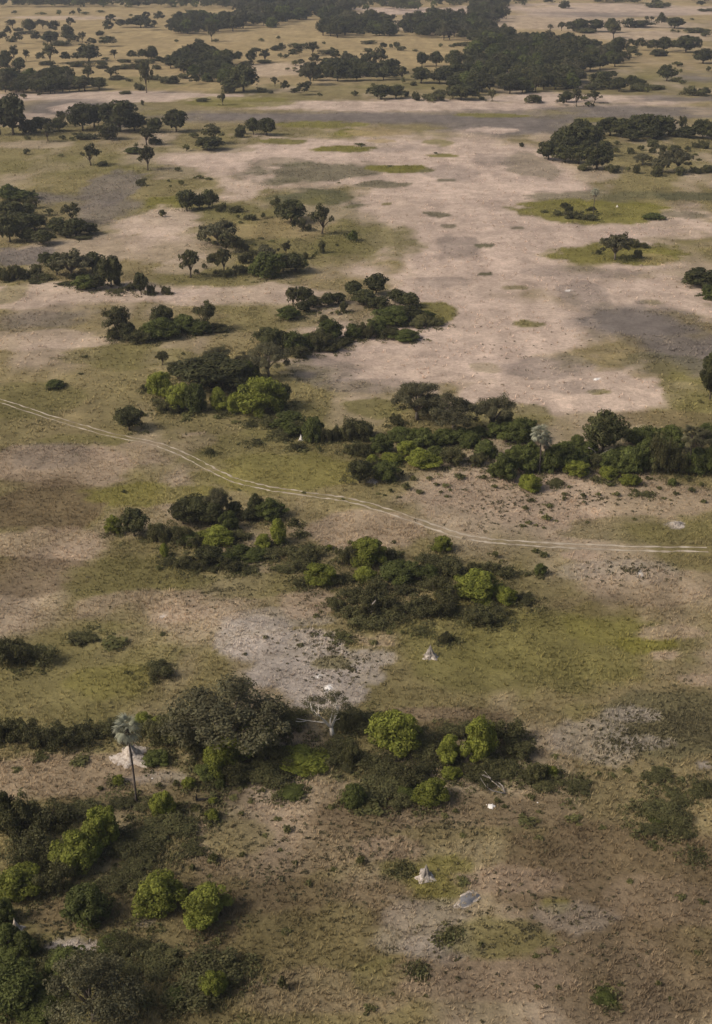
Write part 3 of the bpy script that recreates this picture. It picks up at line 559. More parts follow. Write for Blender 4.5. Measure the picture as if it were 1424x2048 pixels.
('upper-right tree rows', V3, '''
T 465 182 34 34;T 530 182 44 44;E 580 192 54 54;E 650 192 95 68;E 740 192 95 64;E 830 197 84 74;S 690 197 155 28;T 840 224 84 74;E 935 167 84 48;S 990 170 185 24;E 1025 167 54 38;E 1125 167 64 74;E 1210 172 95 58;s 1195 192 34 18;s 1225 194 28 15;S 1335 200 135 30;s 1390 217 64 18;T 1035 127 28 28;T 1065 124 28 24;
E 950 282 64 44;A 880 277 64 44;E 1010 302 74 64;E 1080 312 74 64;E 1145 312 74 78;E 1205 302 64 54;E 1280 317 125 88;E 1340 312 44 78;S 950 317 84 38;S 1110 337 95 38;s 990 337 44 20;E 1380 382 105 78;s 1225 397 64 28;s 1238 434 28 22;s 1403 427 34 28;E 1165 487 105 84;S 1215 492 54 28;s 1250 502 44 22;
A 615 492 115 64;E 770 522 115 84;E 835 467 64 38;S 720 537 135 38;S 830 532 95 48;E 880 547 95 74;E 955 522 84 64;S 1010 517 84 38;S 1010 542 125 38;S 1090 537 125 28;s 1045 547 44 28;
S 365 614 105 48;s 318 608 26 28;E 565 612 95 58;T 620 632 64 94;E 530 627 54 44;T 725 612 84 64;s 695 637 54 32;s 670 602 44 28;S 1305 537 38 26;S 1350 574 135 48;E 1395 572 44 44;E 20 600 60 60;s 60 595 40 20;T 120 600 50 60;
S 545 52 74 38;E 460 27 64 28;T 110 187 44 44;s 195 162 28 18;E 1095 42 54 38;S 1110 50 155 15;S 1390 70 84 17;s 1310 120 30 12;E 1360 40 60 30'''),
('upper-middle scattered trees', V2, '''
T 865 118 54 40;T 935 123 34 32;T 1015 121 32 28;s 910 133 34 24;s 150 247 34 18;s 250 232 26 18;s 522 264 22 17;S 780 264 95 21;E 875 292 48 34;s 920 287 28 24;S 955 282 44 28;S 975 302 54 24;S 785 310 64 21;s 1215 282 28 21;s 1065 307 34 13;S 1340 277 84 24;s 650 320 26 18;s 1280 282 44 15;S 455 264 38 13;
S 110 307 58 21;S 230 302 74 28;E 270 312 48 48;S 370 292 105 32;s 415 277 28 21;E 340 342 54 44;T 375 332 34 38;T 455 332 84 70;S 530 327 115 28;s 570 317 28 34;T 590 372 64 64;E 15 372 44 58;E 90 387 64 74;T 172 372 68 68;S 50 390 84 24;S 170 380 95 17;s 265 347 34 28;s 295 347 44 22;s 350 392 44 28;E 385 392 44 34;s 305 417 28 15;s 345 412 34 13;S 365 432 54 15;T 470 400 64 70;s 672 370 28 17;
A 440 507 115 115;T 770 388 74 60;T 855 405 84 105;s 990 497 28 34;E 1105 397 78 74;E 1190 397 84 78;E 1300 412 115 95;E 1400 402 95 95;E 1100 497 105 84;E 1210 502 125 84;E 1330 502 145 115;S 1050 512 44 24;E 795 577 48 48;E 860 597 115 78;E 950 592 95 74;S 1010 577 44 34;S 1075 602 54 44;S 1160 607 145 44;S 1200 572 74 34;E 1340 602 145 84;E 1290 592 84 64;s 815 514 28 19;s 1170 537 24 18;E 1400 570 90 80;E 1260 450 90 50;
E 40 552 155 142;E 20 470 90 70;T 232 514 48 48;E 293 547 54 58;S 340 555 44 28;E 395 567 74 64;T 420 544 54 54;s 495 572 28 21;S 150 552 64 28;S 200 557 54 17;s 705 572 44 28'''),
('upper-left far rows', V1, '''
E 45 217 44 54;T 75 168 64 44;S 100 187 64 18;E 170 197 84 70;S 150 207 95 19;A 255 172 70 48;E 315 197 74 64;T 415 168 54 54;E 640 197 64 64;E 655 142 54 48;E 710 167 54 44;E 770 167 95 48;E 830 167 95 64;E 890 182 74 54;E 945 132 64 54;S 590 212 58 25;E 865 122 48 44;s 85 82 34 18;s 590 77 54 13;T 470 92 24 38;s 350 92 34 28;s 240 87 64 15;s 430 87 34 24;s 500 87 54 15;s 775 97 24 13;S 1130 74 74 15;s 1160 78 28 14;
T 1255 248 64 94;S 1185 257 54 21;s 1280 252 44 19;s 1047 252 28 17;E 15 252 64 54;E 100 262 58 58;E 210 252 58 54;E 295 267 95 70;E 400 252 64 88;E 430 267 64 54;S 360 274 125 28;T 490 253 48 54;E 540 277 64 44;E 635 280 98 54;S 70 252 64 21;s 480 274 44 15;
T 85 368 64 84;T 155 362 38 58;E 235 367 54 48;T 300 378 98 104;S 280 392 84 25;E 385 372 64 54;E 445 367 54 44;E 520 372 115 88;E 490 332 64 54;S 450 400 145 28;T 680 347 44 44;E 775 357 58 48;E 840 362 58 58;E 895 367 74 78;S 720 374 90 20;s 625 360 48 17;S 595 387 64 23;S 850 382 115 28;E 940 392 84 48;E 30 402 74 84;E 110 432 84 74;E 20 432 64 64;
S 595 410 64 21;S 715 414 115 28;S 810 417 74 34;S 930 414 64 25;T 870 552 74 158;S 830 537 64 38;T 660 472 78 64;S 690 477 105 24;T 525 484 74 80;S 555 502 64 34;E 490 502 44 34;S 770 490 44 17;S 745 560 64 19;S 910 482 64 32;S 1000 502 105 38;E 1030 502 54 44;S 1100 472 74 28;E 1155 502 64 48;T 1125 443 54 64;E 1370 557 115 84;E 1395 522 64 64;S 1350 557 64 34;s 140 587 44 28;s 232 567 22 15;S 845 630 30 28;T 1322 627 48 64;S 1195 612 90 14;E 1405 370 50 50'''),
]
FILL = [  # dense woods: cluster, view, outline of the tree feet, how many, width, height
('large upper-right wood', V3, [(0, 340), (100, 300), (250, 275), (400, 275), (560, 290), (780, 320), (920, 365), (900, 400), (690, 430), (600, 545), (250, 560), (0, 560)], 150, 88, 78),
('wood right of pale glade', V3, [(0, 60), (150, 70), (220, 110), (120, 150), (0, 150)], 24, 66, 58),
('wood right of pale glade', V3, [(0, 190), (100, 190), (250, 235), (200, 280), (0, 285)], 22, 74, 62),
('wood right of pale glade', V2, [(960, 200), (1000, 150), (1150, 130), (1424, 120), (1424, 255), (1250, 240), (1050, 225)], 60, 74, 66),
('wood left of the pale glade', V2, [(490, 225), (520, 170), (660, 120), (900, 160), (940, 215), (700, 230)], 46, 74, 66),
('wood under the top edge', V2, [(0, 175), (230, 168), (350, 128), (640, 130), (700, 60), (0, 50)], 80, 74, 62),
('upper-middle oval wood', V2, [(400, 480), (430, 430), (560, 405), (800, 400), (900, 430), (990, 475), (700, 492), (480, 492)], 46, 80, 66),
('upper-middle oval wood', V2, [(1270, 500), (1400, 420), (1424, 510), (1300, 590)], 12, 95, 78),
('wood in the upper left', V1, [(1010, 205), (1010, 150), (1080, 130), (1424, 120), (1424, 185), (1200, 215), (1050, 215)], 46, 72, 62),
('wood in the upper left', V1, [(980, 415), (1050, 375), (1150, 350), (1340, 365), (1380, 485), (1320, 498), (1200, 485), (1080, 435)], 48, 84, 72),
('dark mass at upper-left edge', V1, [(120, 545), (150, 500), (250, 480), (380, 485), (440, 515), (600, 538), (430, 548), (250, 562), (0, 568), (0, 490), (60, 470)], 46, 84, 74),
]

def solve(kind, X, Y, wp, hp):
    """pixel box (centre x, foot y, width, height) -> place and size on the plain"""
    tog = KINDS[kind][7] if kind in KINDS else False
    gx_, gy_, sl = ground_at(X, Y)
    dp = depth_at(Y)
    Wm = wp * dp / F * ((1.14 if kind in 'SBM' else 1.06) + (0.1 if Y < 300 else 0.0))
    Em = hp * dp / F * (1.12 if Y < 300 else 1.03)
    d = math.atan2(CAM_H, math.hypot(gx_, gy_))
    if tog:
        gy_ += 0.36 * Wm
        def ext(H): return math.sqrt((H * math.cos(d)) ** 2 + (0.42 * Wm * math.sin(d)) ** 2) + 0.36 * Wm * math.sin(d)
    else:
        def ext(H): return 0.7 * H * math.cos(d) + math.sqrt((0.3 * H * math.cos(d)) ** 2 + (0.42 * Wm * math.sin(d)) ** 2)
    lo, hi = 0.2 * Wm if kind != 'S' else 0.16 * Wm, 40.0
    for _ in range(40):
        m = (lo + hi) / 2
        if ext(m) < Em: lo = m
        else: hi = m
    return gx_, gy_, Wm, lo, sl

rnd = random.Random(4)
ITEMS = []      # dict per plant
for ci, (cl, vw, txt) in enumerate(CAT):
    for e in txt.replace('\n', '').split(';'):
        e = e.split()
        if not e: continue
        k = e[0]; x, y, w_, h_ = map(float, e[1:])
        X, Y, wp, hp = vw[0] + x / vw[2], vw[1] + y / vw[2], w_ / vw[2], h_ / vw[2]
        if cl == 'scrub patch at lower right': hp *= 0.72
        ITEMS.append(dict(k=k, cl=cl, X=X, Y=Y, w=wp, h=hp, fill=False, s=solve(k, X, Y, wp, hp)))
def inside(p, poly):
    c = False
    for i in range(len(poly)):
        (x1, y1), (x2, y2) = poly[i], poly[i - 1]
        if (y1 > p[1]) != (y2 > p[1]) and p[0] < (x2 - x1) * (p[1] - y1) / (y2 - y1) + x1: c = not c
    return c
for fi, (cl, vw, poly, n, w_, h_) in enumerate(FILL):
    pts = []; tries = 0; xs_, ys_ = [p[0] for p in poly], [p[1] for p in poly]
    while len(pts) < n and tries < 20000:
        tries += 1
        p = (rnd.uniform(min(xs_), max(xs_)), rnd.uniform(min(ys_), max(ys_)))
        if inside(p, poly) and all(((p[0] - q[0]) / (w_ * 0.42)) ** 2 + ((p[1] - q[1]) / (h_ * 0.2)) ** 2 > 1 or tries > 12000 for q in pts): pts.append(p)
    for p in pts:
        f = rnd.uniform(0.72, 1.2)
        X, Y, wp, hp = vw[0] + p[0] / vw[2], vw[1] + p[1] / vw[2], w_ * f / vw[2], h_ * f * rnd.uniform(0.85, 1.15) / vw[2]
        q_ = rnd.random(); k = 'E' if q_ < 0.72 else 'M' if q_ < 0.82 else 'A' if q_ < 0.9 else 'T'
        ITEMS.append(dict(k=k, cl=cl, X=X, Y=Y, w=wp, h=hp, fill=True, s=solve(k, X, Y, wp, hp)))

by = {}
for it in ITEMS: by.setdefault(it['k'], []).append(it)
STUFF = []
for k, l in by.items():
    l.sort(key=lambda t: -t['w'] * t['h'])
    lim = 300
    for t in l[lim:]: t['stuff'] = True; STUFF.append(t)

ORD = ['first', 'second', 'third', 'fourth', 'fifth', 'sixth', 'seventh', 'eighth', 'ninth', 'tenth', 'eleventh', 'twelfth', 'thirteenth', 'fourteenth', 'fifteenth', 'sixteenth', 'seventeenth', 'eighteenth', 'nineteenth', 'twentieth']
ORD += ['twenty-' + o for o in ORD[:9]] + ['thirtieth'] + ['thirty-' + o for o in ORD[:9]] + ['fortieth'] + ['forty-' + o for o in ORD[:9]] + ['fiftieth']
live = [t for t in ITEMS if not t.get('stuff')]
grp = {}
for t in live: grp.setdefault((t['cl'], t['k'], t['fill']), []).append(t)
for (cl, k, fl), l in grp.items():
    ph = KINDS[k][4]
    if fl:
        l.sort(key=lambda t: -t['Y']); n = len(l); rows = max(1, round(n / 9))
        for r in range(rows):
            for i, t in enumerate(sorted(l[r * n // rows:(r + 1) * n // rows], key=lambda t: t['X'])):
                t['label'] = ORD[i] + ' ' + ph + ' from left, ' + ORD[r] + ' rank of the ' + cl
        continue
    l.sort(key=lambda t: t['Y'])
    n = len(l); rows = 1 if n <= 5 else (2 if n <= 14 else 3)
    rn = {1: [''], 2: [', back row of the ', ', front row of the '], 3: [', back row of the ', ', middle row of the ', ', front row of the ']}[rows]
    for r in range(rows):
        seg = sorted(l[r * n // rows:(r + 1) * n // rows], key=lambda t: t['X'])
        for i, t in enumerate(seg):
            if n == 1: t['label'] = 'the only ' + ph + ' in the ' + cl
            elif rows == 1:
                t['label'] = (ORD[i] + ' ' + ph + ' from left in the ' + cl)
            else: t['label'] = ORD[i] + ' ' + ph + ' from left' + rn[r] + cl
def link(name, data, parent=None):
    o = bpy.data.objects.new(name, data); COL.objects.link(o)
    if parent is not None: o.parent = parent
    return o
def tag(o, label, cat, group=None):
    o['label'] = label; o['category'] = cat
    if group: o['group'] = group
    return o
live.sort(key=lambda t: -t['Y'])
PL = {'E': 'evergreen trees', 'A': 'spreading trees', 'T': 'small trees', 'B': 'bright bushes', 'M': 'green bushes', 'S': 'scrub bushes', 's': 'small shrubs'}
for t in live:
    k = t['k']; gx_, gy_, Wm, Hm, sl = t['s']
    v = rnd.randrange(NVAR[k]); near = t['Y'] > 640 and t['k'] != 's'
    nm = KINDS[k][2]
    asp = HI[k, v][2]
    sc = (Wm, Wm, Hm / asp)
    loc = (gx_, gy_, hz(gx_, gy_) - 0.04)
    rz = rnd.uniform(0, 6.283)
    if near:
        o = link(nm, None); link(KINDS[k][5], HI[k, v][0], o); link(KINDS[k][6], HI[k, v][1], o)
        o.empty_display_size = 0.2
    else:
        o = link(nm, LO[k, v][0])
    o.location = loc; o.rotation_euler = (0, 0, rz); o.scale = sc
    tag(o, t['label'], KINDS[k][3], PL[k] + ' of the ' + t['cl'])

# ------------------------------------------------------------------ masses that nobody could count, joined: far trees, far woods up to the horizon
def join_plants(name, label, cat, lst, mats_for):
    """lst: (kind, x, y, W, H, rot)"""
    mats, mi = [], {}
    Vs, Ls, Cs, Ts, Ms = [], [], [], [], []; n = 0
    r2 = random.Random(9)
    for (k, x, y, Wm, Hm, rot) in lst:
        v = r2.randrange(NVAR[k]); Vv, Lo, Cc, Tt, nl, asp = LOGEO[k, v]
        keep = mats_for
        if keep < 1:
            nk = int(nl * keep); Lo = Lo[:nk * 4]; Cc = Cc[:nk]; Tt = Tt[:nk]; Vv = Vv[:nk * 4]; nl = nk
        for mm in (KINDS[k][0], KINDS[k][1]):
            if mm.name not in mi: mi[mm.name] = len(mats); mats.append(mm)
        c, s = math.cos(rot), math.sin(rot)
        X_ = (Vv[:, 0] * c - Vv[:, 1] * s) * Wm + x; Y_ = (Vv[:, 0] * s + Vv[:, 1] * c) * Wm + y; Z_ = Vv[:, 2] * Hm / asp + hz(x, y) - 0.04
        Vs.append(np.stack([X_, Y_, Z_], 1)); Ls.append(Lo + n); Cs.append(Cc); Ts.append(Tt * r2.uniform(0.8, 1.2)); n += len(Vv)
        mm = np.full(len(Cc), mi[KINDS[k][1].name]); mm[:nl] = mi[KINDS[k][0].name]; Ms.append(mm)
    me = mesh_np(name, np.concatenate(Vs), np.concatenate(Ls), np.concatenate(Cs), mats, tone=np.concatenate(Ts), midx=np.concatenate(Ms))
    o = link(name, me); o['kind'] = 'stuff'; o['label'] = label; o['category'] = cat
    return o
for k, nm, lab in (('E', 'far_trees', 'smallest dark trees massed in the far woods'), ('S', 'far_scrub', 'smallest dark scrub scattered over the plain'), ('s', 'far_shrubs', 'tiniest green shrubs dotted over the far plain'), ('T', 'far_stemmed_trees', 'smallest bare-stemmed trees of the far plain'), ('M', 'far_bushes', 'smallest green bushes in the far woods'), ('A', 'far_grey_trees', 'smallest grey-olive trees in the far woods')):
    l = [(k, *t['s'][:4], rnd.uniform(0, 6.28)) for t in STUFF if t['k'] == k]
    if l: join_plants(nm, lab, KINDS[k][3], l, 0.6)
fr = []
def wood(n, x0, x1, y0, y1, seed, thr):
    r3 = random.Random(seed); c = 0
    while c < n:
        x, y = r3.uniform(x0, x1), r3.uniform(y0, y1)
        if float(fbm(np.array([x / 160.0]), np.array([y / 420.0]), seed, 2)[0]) < thr: continue
        Wm = r3.uniform(7, 12); fr.append((r3.choice('EEEEEMT'), x, y, Wm, Wm * r3.uniform(0.75, 1.05), r3.uniform(0, 6.28))); c += 1
def band(vw, poly, n, seed):
    r3 = random.Random(seed); c = 0; xs_, ys_ = [p[0] for p in poly], [p[1] for p in poly]
    while c < n:
        p = (r3.uniform(min(xs_), max(xs_)), r3.uniform(min(ys_), max(ys_)))
        if not inside(p, poly): continue
        g_ = ground_at(vw[0] + p[0] / vw[2], vw[1] + p[1] / vw[2])
        Wm = r3.uniform(7, 12); fr.append((r3.choice('EEEEMA'), g_[0], g_[1], Wm, Wm * r3.uniform(0.7, 1.0), r3.uniform(0, 6.28))); c += 1
band(V1, [(0, 44), (300, 46), (900, 50), (1424, 54), (1424, -10), (0, -10)], 330, 1)
band(V2, [(0, 60), (640, 62), (850, 62), (1070, 68), (1090, 45), (1300, 45), (1424, 55), (1424, -10), (0, -10)], 330, 2)
band(V3, [(0, 60), (150, 55), (320, 35), (320, 8), (420, -10), (0, -10)], 70, 3)
band(V3, [(690, 24), (1000, 28), (1040, 16), (900, 2), (690, 4)], 34, 5)
band(V3, [(1245, 16), (1424, 20), (1424, 6), (1245, 4)], 12, 6)
wood(900, -1100, 1100, 1640, 4200, 12, 0.47)
join_plants('forest', 'far-off dark woods along the top edge', 'forest', fr, 0.35)

# ------------------------------------------------------------------ fan palms
def fan_leaf():
    g = Geo(); rs = np.random.RandomState(3)
    g.tube([(0, 0, 0), (0.45, 0, 0.10), (0.9, 0, 0.08)], [0.035, 0.024, 0.016], 4, 0, 0.7)
    n = 16
    for i in range(n):
        a0 = -1.9 + 3.8 * i / n; a1 = -1.9 + 3.8 * (i + 1) / n; am = (a0 + a1) / 2
        L1 = 0.85 * (0.75 + 0.25 * math.cos(am * 0.7)) * (0.85 + 0.3 * rs.rand()); dr = -0.30 - 0.2 * rs.rand()
        g.add([(0.9, 0, 0.08), (0.9 + 0.55 * L1 * math.cos(a0), 0.55 * L1 * math.sin(a0), 0.10), (0.9 + L1 * math.cos(am), L1 * math.sin(am), dr), (0.9 + 0.55 * L1 * math.cos(a1), 0.55 * L1 * math.sin(a1), 0.0)], [(0, 1, 2, 3)], 0.8 + 0.4 * rs.rand())
    return g
FAN = fan_leaf()
FAN_ME = FAN.mesh('palm_frond', [M_P]); FAN_DEAD = FAN.mesh('palm_frond_dry', [M_PD])
def palm(X, Y, wp, hp, label, lean, nf, seed, me=None):
    r4 = random.Random(seed)
    gx_, gy_, sl = ground_at(X, Y); dp = depth_at(Y)
    d = math.atan2(CAM_H, math.hypot(gx_, gy_))
    Wm = wp * dp / F; H = hp * dp / F / math.cos(d) - 0.2 * Wm
    root = link('fan_palm', None); root.location = (gx_, gy_, hz(gx_, gy_) - 0.05)
    tag(root, label, 'palm', 'fan palms')
    g = Geo(); th = H - Wm * 0.36; pts, rad = [], []
    for i in range(15):
        f = i / 14; pts.append((lean * th * f * f, 0.01 * th * math.sin(f * 4), th * f)); rad.append((0.11 - 0.035 * f + 0.025 * math.exp(-((f - 0.62) / 0.14) ** 2) + 0.12 * math.exp(-f * 30)) + 0.008 * (i % 2))
    g.tube(pts, rad, 9); link('trunk', g.mesh('palm_trunk', [M_PALMBARK], True), root)
    g = Geo(); tx, ty, tz = pts[-1]
    g.tube([(tx, ty, tz - 0.5), (tx, ty, tz), (tx, ty, tz + 0.45)], [0.16, 0.26, 0.08], 8)
    crown = link('crown', g.mesh('palm_heart', [M_PALMBARK], True), root)
    s = Wm / 2 / 1.5
    for i in range(nf):
        f = (i + 0.5) / nf
        el = 1.35 - 2.1 * f ** 0.9 + r4.uniform(-0.2, 0.2)
        az = i * 2.39996 + r4.uniform(-0.2, 0.2)
        dead = f > 0.86
        o = link('frond', FAN_DEAD if dead else (me or FAN_ME), crown)
        o.location = (tx, ty, tz + 0.3 * (1 - f)); o.rotation_euler = (r4.uniform(-0.3, 0.3), -el if not dead else 1.1, az)
        k = s * r4.uniform(0.85, 1.08); o.scale = (k, k, k)
    return root
palm(180 + 228 / 2.455, 1340 + 655 / 2.455, 58, 163, 'tall slender fan palm with silvery crown before the large termite mound', -0.035, 30, 1)
palm(1040 + 145 / 3.708, 800 + 552 / 3.708, 38, 96, 'taller silvery fan palm of the twin palms before the green belt', -0.03, 28, 2)
palm(1040 + 168 / 3.708, 800 + 540 / 3.708, 26, 74, 'shorter fan palm standing just behind the tall twin palm', 0.06, 22, 3)
palm(1040 + 1252 / 3.708, 800 + 548 / 3.708, 44, 98, 'dusty grey fan palm rising from the belt near the photo right edge', -0.02, 24, 4, FAN.mesh('dusty_frond', [M_A]))
palm(944 + 718 / 2.9667, 200 + 690 / 2.9667, 17, 54, 'distant thin fan palm on the grassy islet', 0.03, 20, 5)

# ------------------------------------------------------------------ the pale-limbed tree, dead wood, logs, stump
def skeleton(g, base, d0, length, r0, depth, rs, spread=0.7, m=0, ends=None, up=0.15):
    p = Vector(base); d = Vector(d0).normalized(); pts, rad = [tuple(p)], [r0]
    n = 4
    for i in range(n):
        d = (d + Vector((rs.normal(), rs.normal(), rs.normal())) * 0.16 + Vector((0, 0, up * 0.3))).normalized()
        p = p + d * (length / n); pts.append(tuple(p)); rad.append(r0 * (1 - 0.45 * (i + 1) / n))
    g.tube(pts, rad, 6, m)
    if depth == 0:
        if ends is not None: ends.append(tuple(p))
        return
    for j in range(3 if depth > 1 else 2):
        dd = (d + Vector((rs.normal(), rs.normal(), rs.normal() * 0.6 + up)) * spread).normalized()
        skeleton(g, p, dd, length * rs.uniform(0.55, 0.85), r0 * 0.52, depth - 1, rs, spread, m, ends, up)
X, Y = 180 + 1190 / 2.455, 1340 + 332 / 2.455
gx_, gy_, sl = ground_at(X, Y); rs = np.random.RandomState(5)
root = link('pale_limbed_tree', None); root.location = (gx_, gy_, hz(gx_, gy_) - 0.05)
tag(root, 'sparse tree with bare white limbs and a thin flat crown', 'tree')
g = Geo(); ends = []
g.tube([(0, 0, -0.1), (-0.05, 0, 0.8), (-0.15, 0, 1.5)], [0.34, 0.24, 0.2], 8)
for dv, ln, rr in (((-0.9, -0.5, 0.5), 2.0, 0.2), ((0.4, -0.35, 0.9), 1.7, 0.2), ((-0.3, 0.6, 0.8), 1.6, 0.13), ((0.2, -0.5, 0.9), 1.3, 0.11)):
    skeleton(g, (-0.15, 0, 1.45), dv, ln, rr, 2, rs, 0.55, 0, ends, 0.35)
skeleton(g, (-0.8, -0.1, 2.1), (-1, -0.15, 0.1), 2.2, 0.1, 1, rs, 0.4, 0, None, 0.0)
link('trunk', g.mesh('pale_tree_trunk', [M_WHITE], True), root)
g = Geo(); aa = rs.rand(64) * 6.283; rr_ = 2.9 * np.sqrt(rs.rand(64))
ee = np.stack([rr_ * np.cos(aa) - 0.6, rr_ * np.sin(aa) * 0.9 + 0.4, 4.4 - 0.09 * rr_ ** 2 + rs.normal(size=64) * 0.22], 1) + np.array([0, 0.9, 0])
leaf_cloud(g, rs, ee, 0.4 + 0.3 * rs.rand(64), 75, 0.08, flat=0.45, shell=0.1)
link('crown', g.mesh('pale_tree_crown', [M_A]), root)

def deadwood(name, label, cat, X, Y, size, dirs, seed, m=M_DEAD, r=0.08, depth=1, group=None):
    gx_, gy_, sl = ground_at(X, Y); rs = np.random.RandomState(seed); g = Geo()
    for d in dirs: skeleton(g, (0, 0, 0.05), d, size, r, depth, rs, 0.5, 0, None, 0.0)
    o = link(name, g.mesh(name, [m], True)); o.location = (gx_, gy_, hz(gx_, gy_))
    tag(o, label, cat, group); return o
deadwood('dead_branch', 'grey dead branch leaning out of the scrub', 'branch', 690 + 915 / 2.848, 1430 + 462 / 2.848, 2.2, [(-0.7, 0.6, 0.35), (-0.9, 0.2, 0.5), (-0.4, 0.9, 0.3)], 3)
gx_, gy_, sl = ground_at(180 + 525 / 2.455, 1340 + 652 / 2.455); g = Geo()
g.tube([(-0.1, 0, 0.12), (1.2, 0.15, 0.16), (2.3, 0.5, 0.13), (3.1, 0.6, 0.2)], [0.17, 0.15, 0.11, 0.04], 7)
g.tube([(0, 0, 0.1), (-0.05, 0.05, 0.5), (-0.02, 0.1, 0.85)], [0.15, 0.1, 0.04], 6)
g.tube([(1.5, 0.2, 0.15), (1.9, 0.1, 0.5), (2.1, 0.2, 0.7)], [0.07, 0.05, 0.02], 5)
o = link('fallen_log', g.mesh('fallen_log', [M_CHAR], True)); o.location = (gx_, gy_, hz(gx_, gy_)); tag(o, 'dark fallen log with a short upright snag below the palm thicket', 'log')
deadwood('dead_sapling', 'thin dead sapling standing in the bottom grass', 'sapling', 579, 1986, 1.2, [(0.02, 0, 1), (0.1, 0.1, 1)], 8, M_CHAR, 0.035, 2)
deadwood('bare_sapling', 'forked bare stick rising beside a low dark bush', 'branch', 150, 1290, 1.3, [(-0.3, 0, 1), (0.4, 0, 1)], 9, M_CHAR, 0.06, 1)
deadwood('dead_twig_fan', 'dead twigs by the bush behind the pointed mound', 'branch', 878, 1287, 0.9, [(-0.4, 0.1, 1), (0.2, 0, 1)], 10, M_CHAR, 0.04, 1)
deadwood('dead_fork', 'pale forked dead trunk inside the dark tree of the right belt', 'trunk', 1040 + 568 / 3.708, 800 + 436 / 3.708, 2.2, [(-0.3, -0.3, 1), (0.35, -0.3, 1)], 11, M_DEAD, 0.16, 1)
deadwood('burnt_stump', 'black forked stump before the bright bushes', 'stump', 803, 951, 0.8, [(-0.5, 0, 1), (0.45, 0, 1), (0, 0, 1)], 12, M_CHAR, 0.22, 0)
deadwood('dead_snag', 'pale upright dead trunk in the central thicket', 'trunk', 580 + 448 / 2.738, 1080 + 440 / 2.738, 1.9, [(0, -0.1, 1)], 13, M_DEAD, 0.13, 1)

# ------------------------------------------------------------------ termite mounds
def mound_mesh(name, Rb, H, seed, sharp, m, lump=0.25, peaks=1):
    rs = np.random.RandomState(seed); seg, rings = 40, 22
    V, Fc = [], []
    ph = rs.rand(6) * 6.28
    for j in range(rings):
        f = j / (rings - 1)
        for i in range(seg):
            a = 2 * math.pi * i / seg
            butt = 1 + lump * (0.5 * math.sin(3 * a + ph[0]) + 0.35 * math.sin(5 * a + ph[1]) + 0.3 * math.sin(8 * a + ph[2] + f * 2)) * (1 - 0.4 * f)
            r = Rb * (1 - f) ** sharp * butt
            r *= 1 + 0.55 * (fbm(np.array([math.cos(a) * 2.2 + 9]), np.array([math.sin(a) * 2.2 + f * 6.0]), seed, 3)[0] - 0.5) * (1 - 0.5 * f)
            z = H * f + 0.10 * H * (vnoise(np.array([a * 3.0]), np.array([f * 5.0]), seed + 3)[0] - 0.5) * (1 - f)
            V.append((r * math.cos(a) + 0.06 * H * f * math.sin(ph[3]), r * math.sin(a), z - 0.08))
    for j in range(rings - 1):
        for i in range(seg):
            i2 = (i + 1) % seg
            Fc.append((j * seg + i, j * seg + i2, (j + 1) * seg + i2, (j + 1) * seg + i))
    g = Geo(); g.add(V, Fc); return g.mesh(name, [m], False)
def termite(X, Y, wp, hp, label, seed, spire_m=M_TW, frac=0.5, sharp=1.5):
    gx_, gy_, sl = ground_at(X, Y); dp = depth_at(Y); Wm = wp * dp / F
    d = math.atan2(CAM_H, gy_); gy_ += Wm * 0.36
    H = max(0.3, (hp * dp / F - 0.36 * Wm * math.sin(d)) / math.cos(d))
    root = link('termite_mound', None); root.location = (gx_, gy_, hz(gx_, gy_)); tag(root, label, 'termite mound', 'termite mounds')
    link('apron', mound_mesh('mound_apron', Wm * 0.5, H * 0.42, seed, 1.1, M_TA, 0.35), root)
    link('spire', mound_mesh('mound_spire', Wm * frac * 0.5, H, seed + 1, sharp, spire_m, 0.3), root)
    return root
termite(852, 1766, 46, 38, 'pointed grey termite mound with splashed white foot in dark green grass', 1, M_TW, 0.62, 1.25)
termite(861, 1321, 34, 31, 'pale grey pyramid-shaped termite mound at the edge of the tall grass', 2, M_TW, 0.72, 1.3)
termite(180 + 190 / 2.455, 1340 + 478 / 2.455, 84, 50, 'broad crumbling white termite mound behind the nearest palm', 3, M_TA, 0.55, 1.3)
termite(602, 882, 15, 16, 'small bright white termite mound beside the tall green bush', 4, M_STONE, 0.7, 1.3)
termite(280 + 915 / 4.188, 680 + 338 / 4.188, 11, 15, 'slim grey termite spire poking up inside the grove', 5, M_TW, 0.8, 0.9)
termite(746, 970, 32, 13, 'low flat pale mound at the foot of two round bushes', 6, M_TW, 0.5, 1.0)
gx_, gy_, sl = ground_at(936, 1800)
root = link('puddle', None); root.location = (gx_, gy_, hz(gx_, gy_) + 0.03); tag(root, 'small grey-blue puddle with a pale rim below the pointed mound', 'puddle')
for nm, f_, zz, mm in (('mud_rim', 1.3, 0.0, M_TA), ('water', 1.0, 0.035, M_WATER)):
    g = Geo(); rs = np.random.RandomState(8); Vp = []
    ph = rs.rand(4) * 6.28
    for i in range(36):
        a = 6.2832 * i / 36; r_ = 0.92 * f_ * (1 + 0.2 * math.sin(2 * a + ph[0]) + 0.12 * math.sin(3 * a + ph[1] * f_) + 0.09 * math.sin(5 * a + ph[2] * f_) + 0.06 * math.sin(9 * a + ph[3] * f_))
        Vp.append((1.0 * r_ * math.cos(a) + 0.35 * r_ * math.sin(a), 0.95 * r_ * math.sin(a), zz))
    Vp += [(x_ * 1.1, y_ * 1.1, -0.12) for x_, y_, _z in Vp]
    g.add(Vp, [tuple(range(36))] + [(i, 36 + i, 36 + (i + 1) % 36, (i + 1) % 36) for i in range(36)])
    link(nm, g.mesh('puddle_' + nm, [mm]), root)
